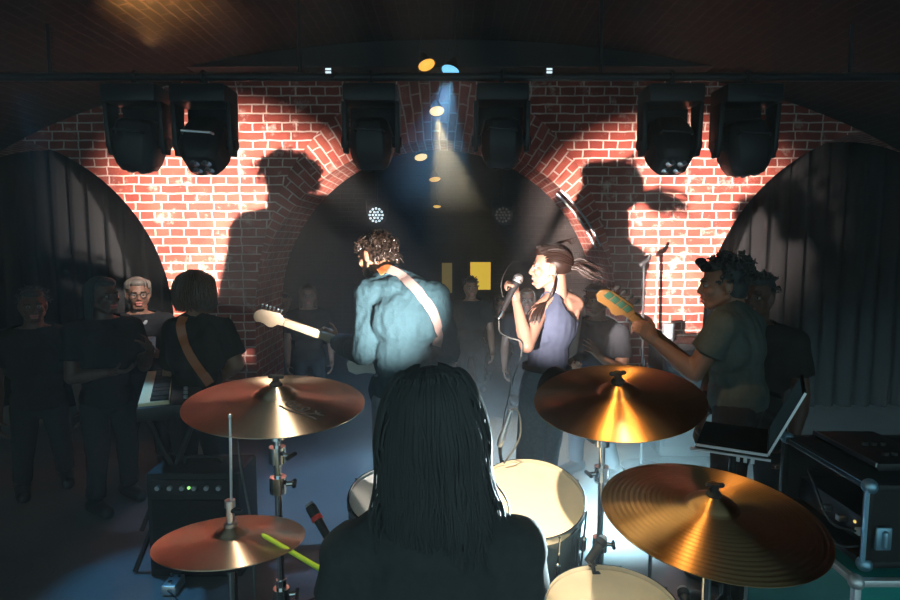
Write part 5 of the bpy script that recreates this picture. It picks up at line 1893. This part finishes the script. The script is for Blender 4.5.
MB().lathe(KIT_LIGHT + V((.04, .05, -.01)), V((-.6, -.75, .1)), [(0, 0), (.02, 0), (.026, .02), (.027, .06), (.022, .06), (0, .05)], 24).build('can', M['black'], kl)
MB().ell(KIT_LIGHT + V((.006, .008, 0)), .016).build('diode', M['e_flare'], kl)
MB().cyl((KIT_LIGHT.x + .03, KIT_LIGHT.y + .04, RZ), KIT_LIGHT + V((.03, .04, -.03)), .007).build('pole', M['chrome'], kl)
MB().lathe((KIT_LIGHT.x + .03, KIT_LIGHT.y + .04, RZ), (0, 0, 1), [(0, 0), (.07, 0), (.07, .01), (0, .014)], 24).build('base', M['black'], kl)
for q, lab in zip(ADDED_FLOOR_LAMPS, ('added floor light shining cold white, hidden behind the cream rack tom', 'added floor light shining pale blue, hidden behind the drummer')):
    fl = thing('added_floor_light', (q.x, q.y, 0), lab, 'stage light')
    MB().box((q.x, q.y - .05, .16), (.20, .07, .15)).build('housing', M['black'], fl, bevel=.01)
    MB().box((q.x, q.y - .05, .045), (.16, .14, .09), None, .6).build('foot', M['black'], fl, bevel=.006)
    MB().box((q.x, q.y - .012, .16), (.17, .008, .12)).build('lens', M['e_white'], fl)
# black sheets added so that the side arches stay dark
for i, (cx, cz, R) in enumerate((ARCHES[0], ARCHES[2])):
    mb = MB()
    x0, x1 = max(cx - R - .1, -HALF), min(cx + R + .1, HALF)
    top, bot = [], []
    for k in range(121):
        x = x0 + (x1 - x0) * k / 120
        y = WY + WT + .14 + .05 * math.sin(k * .9) + .015 * math.sin(k * 2.3)
        top.append(mb.bm.verts.new((x, y, cz + R + .15))); bot.append(mb.bm.verts.new((x, y, .01)))
    for k in range(120):
        mb.bm.faces.new((bot[k], bot[k + 1], top[k + 1], top[k]))
    dr = mb.build('drape', M['shade_black'])
    md = dr.modifiers.new('t', 'SOLIDIFY'); md.thickness = .006
    tag(dr, ('added black sheet darkening the side arch behind the grey-haired listener', 'added black sheet darkening the side arch behind the bass player')[i], 'shade_black')

# conduit clipped along the arch
cx, cz, R = ARCHES[1]
for k, (dr, yy, lab) in enumerate(((.030, .03, 'thin steel conduit bent along the arch edge, outer of the pair'), (-.012, .06, 'thin steel conduit bent along the arch edge, inner of the pair'))):
    pts = []
    for i in range(26):
        t = math.radians(24 + (46 - 24) * i / 25)
        w_ = ring_w(t)
        rr = R + dr - .035
        pts.append((cx + rr * math.cos(t), WY + .55 * w_ + yy, cz + rr * math.sin(t)))
    tag(MB().tube(pts, .011, 8).build('conduit', M['pipe']), lab, 'pipe')
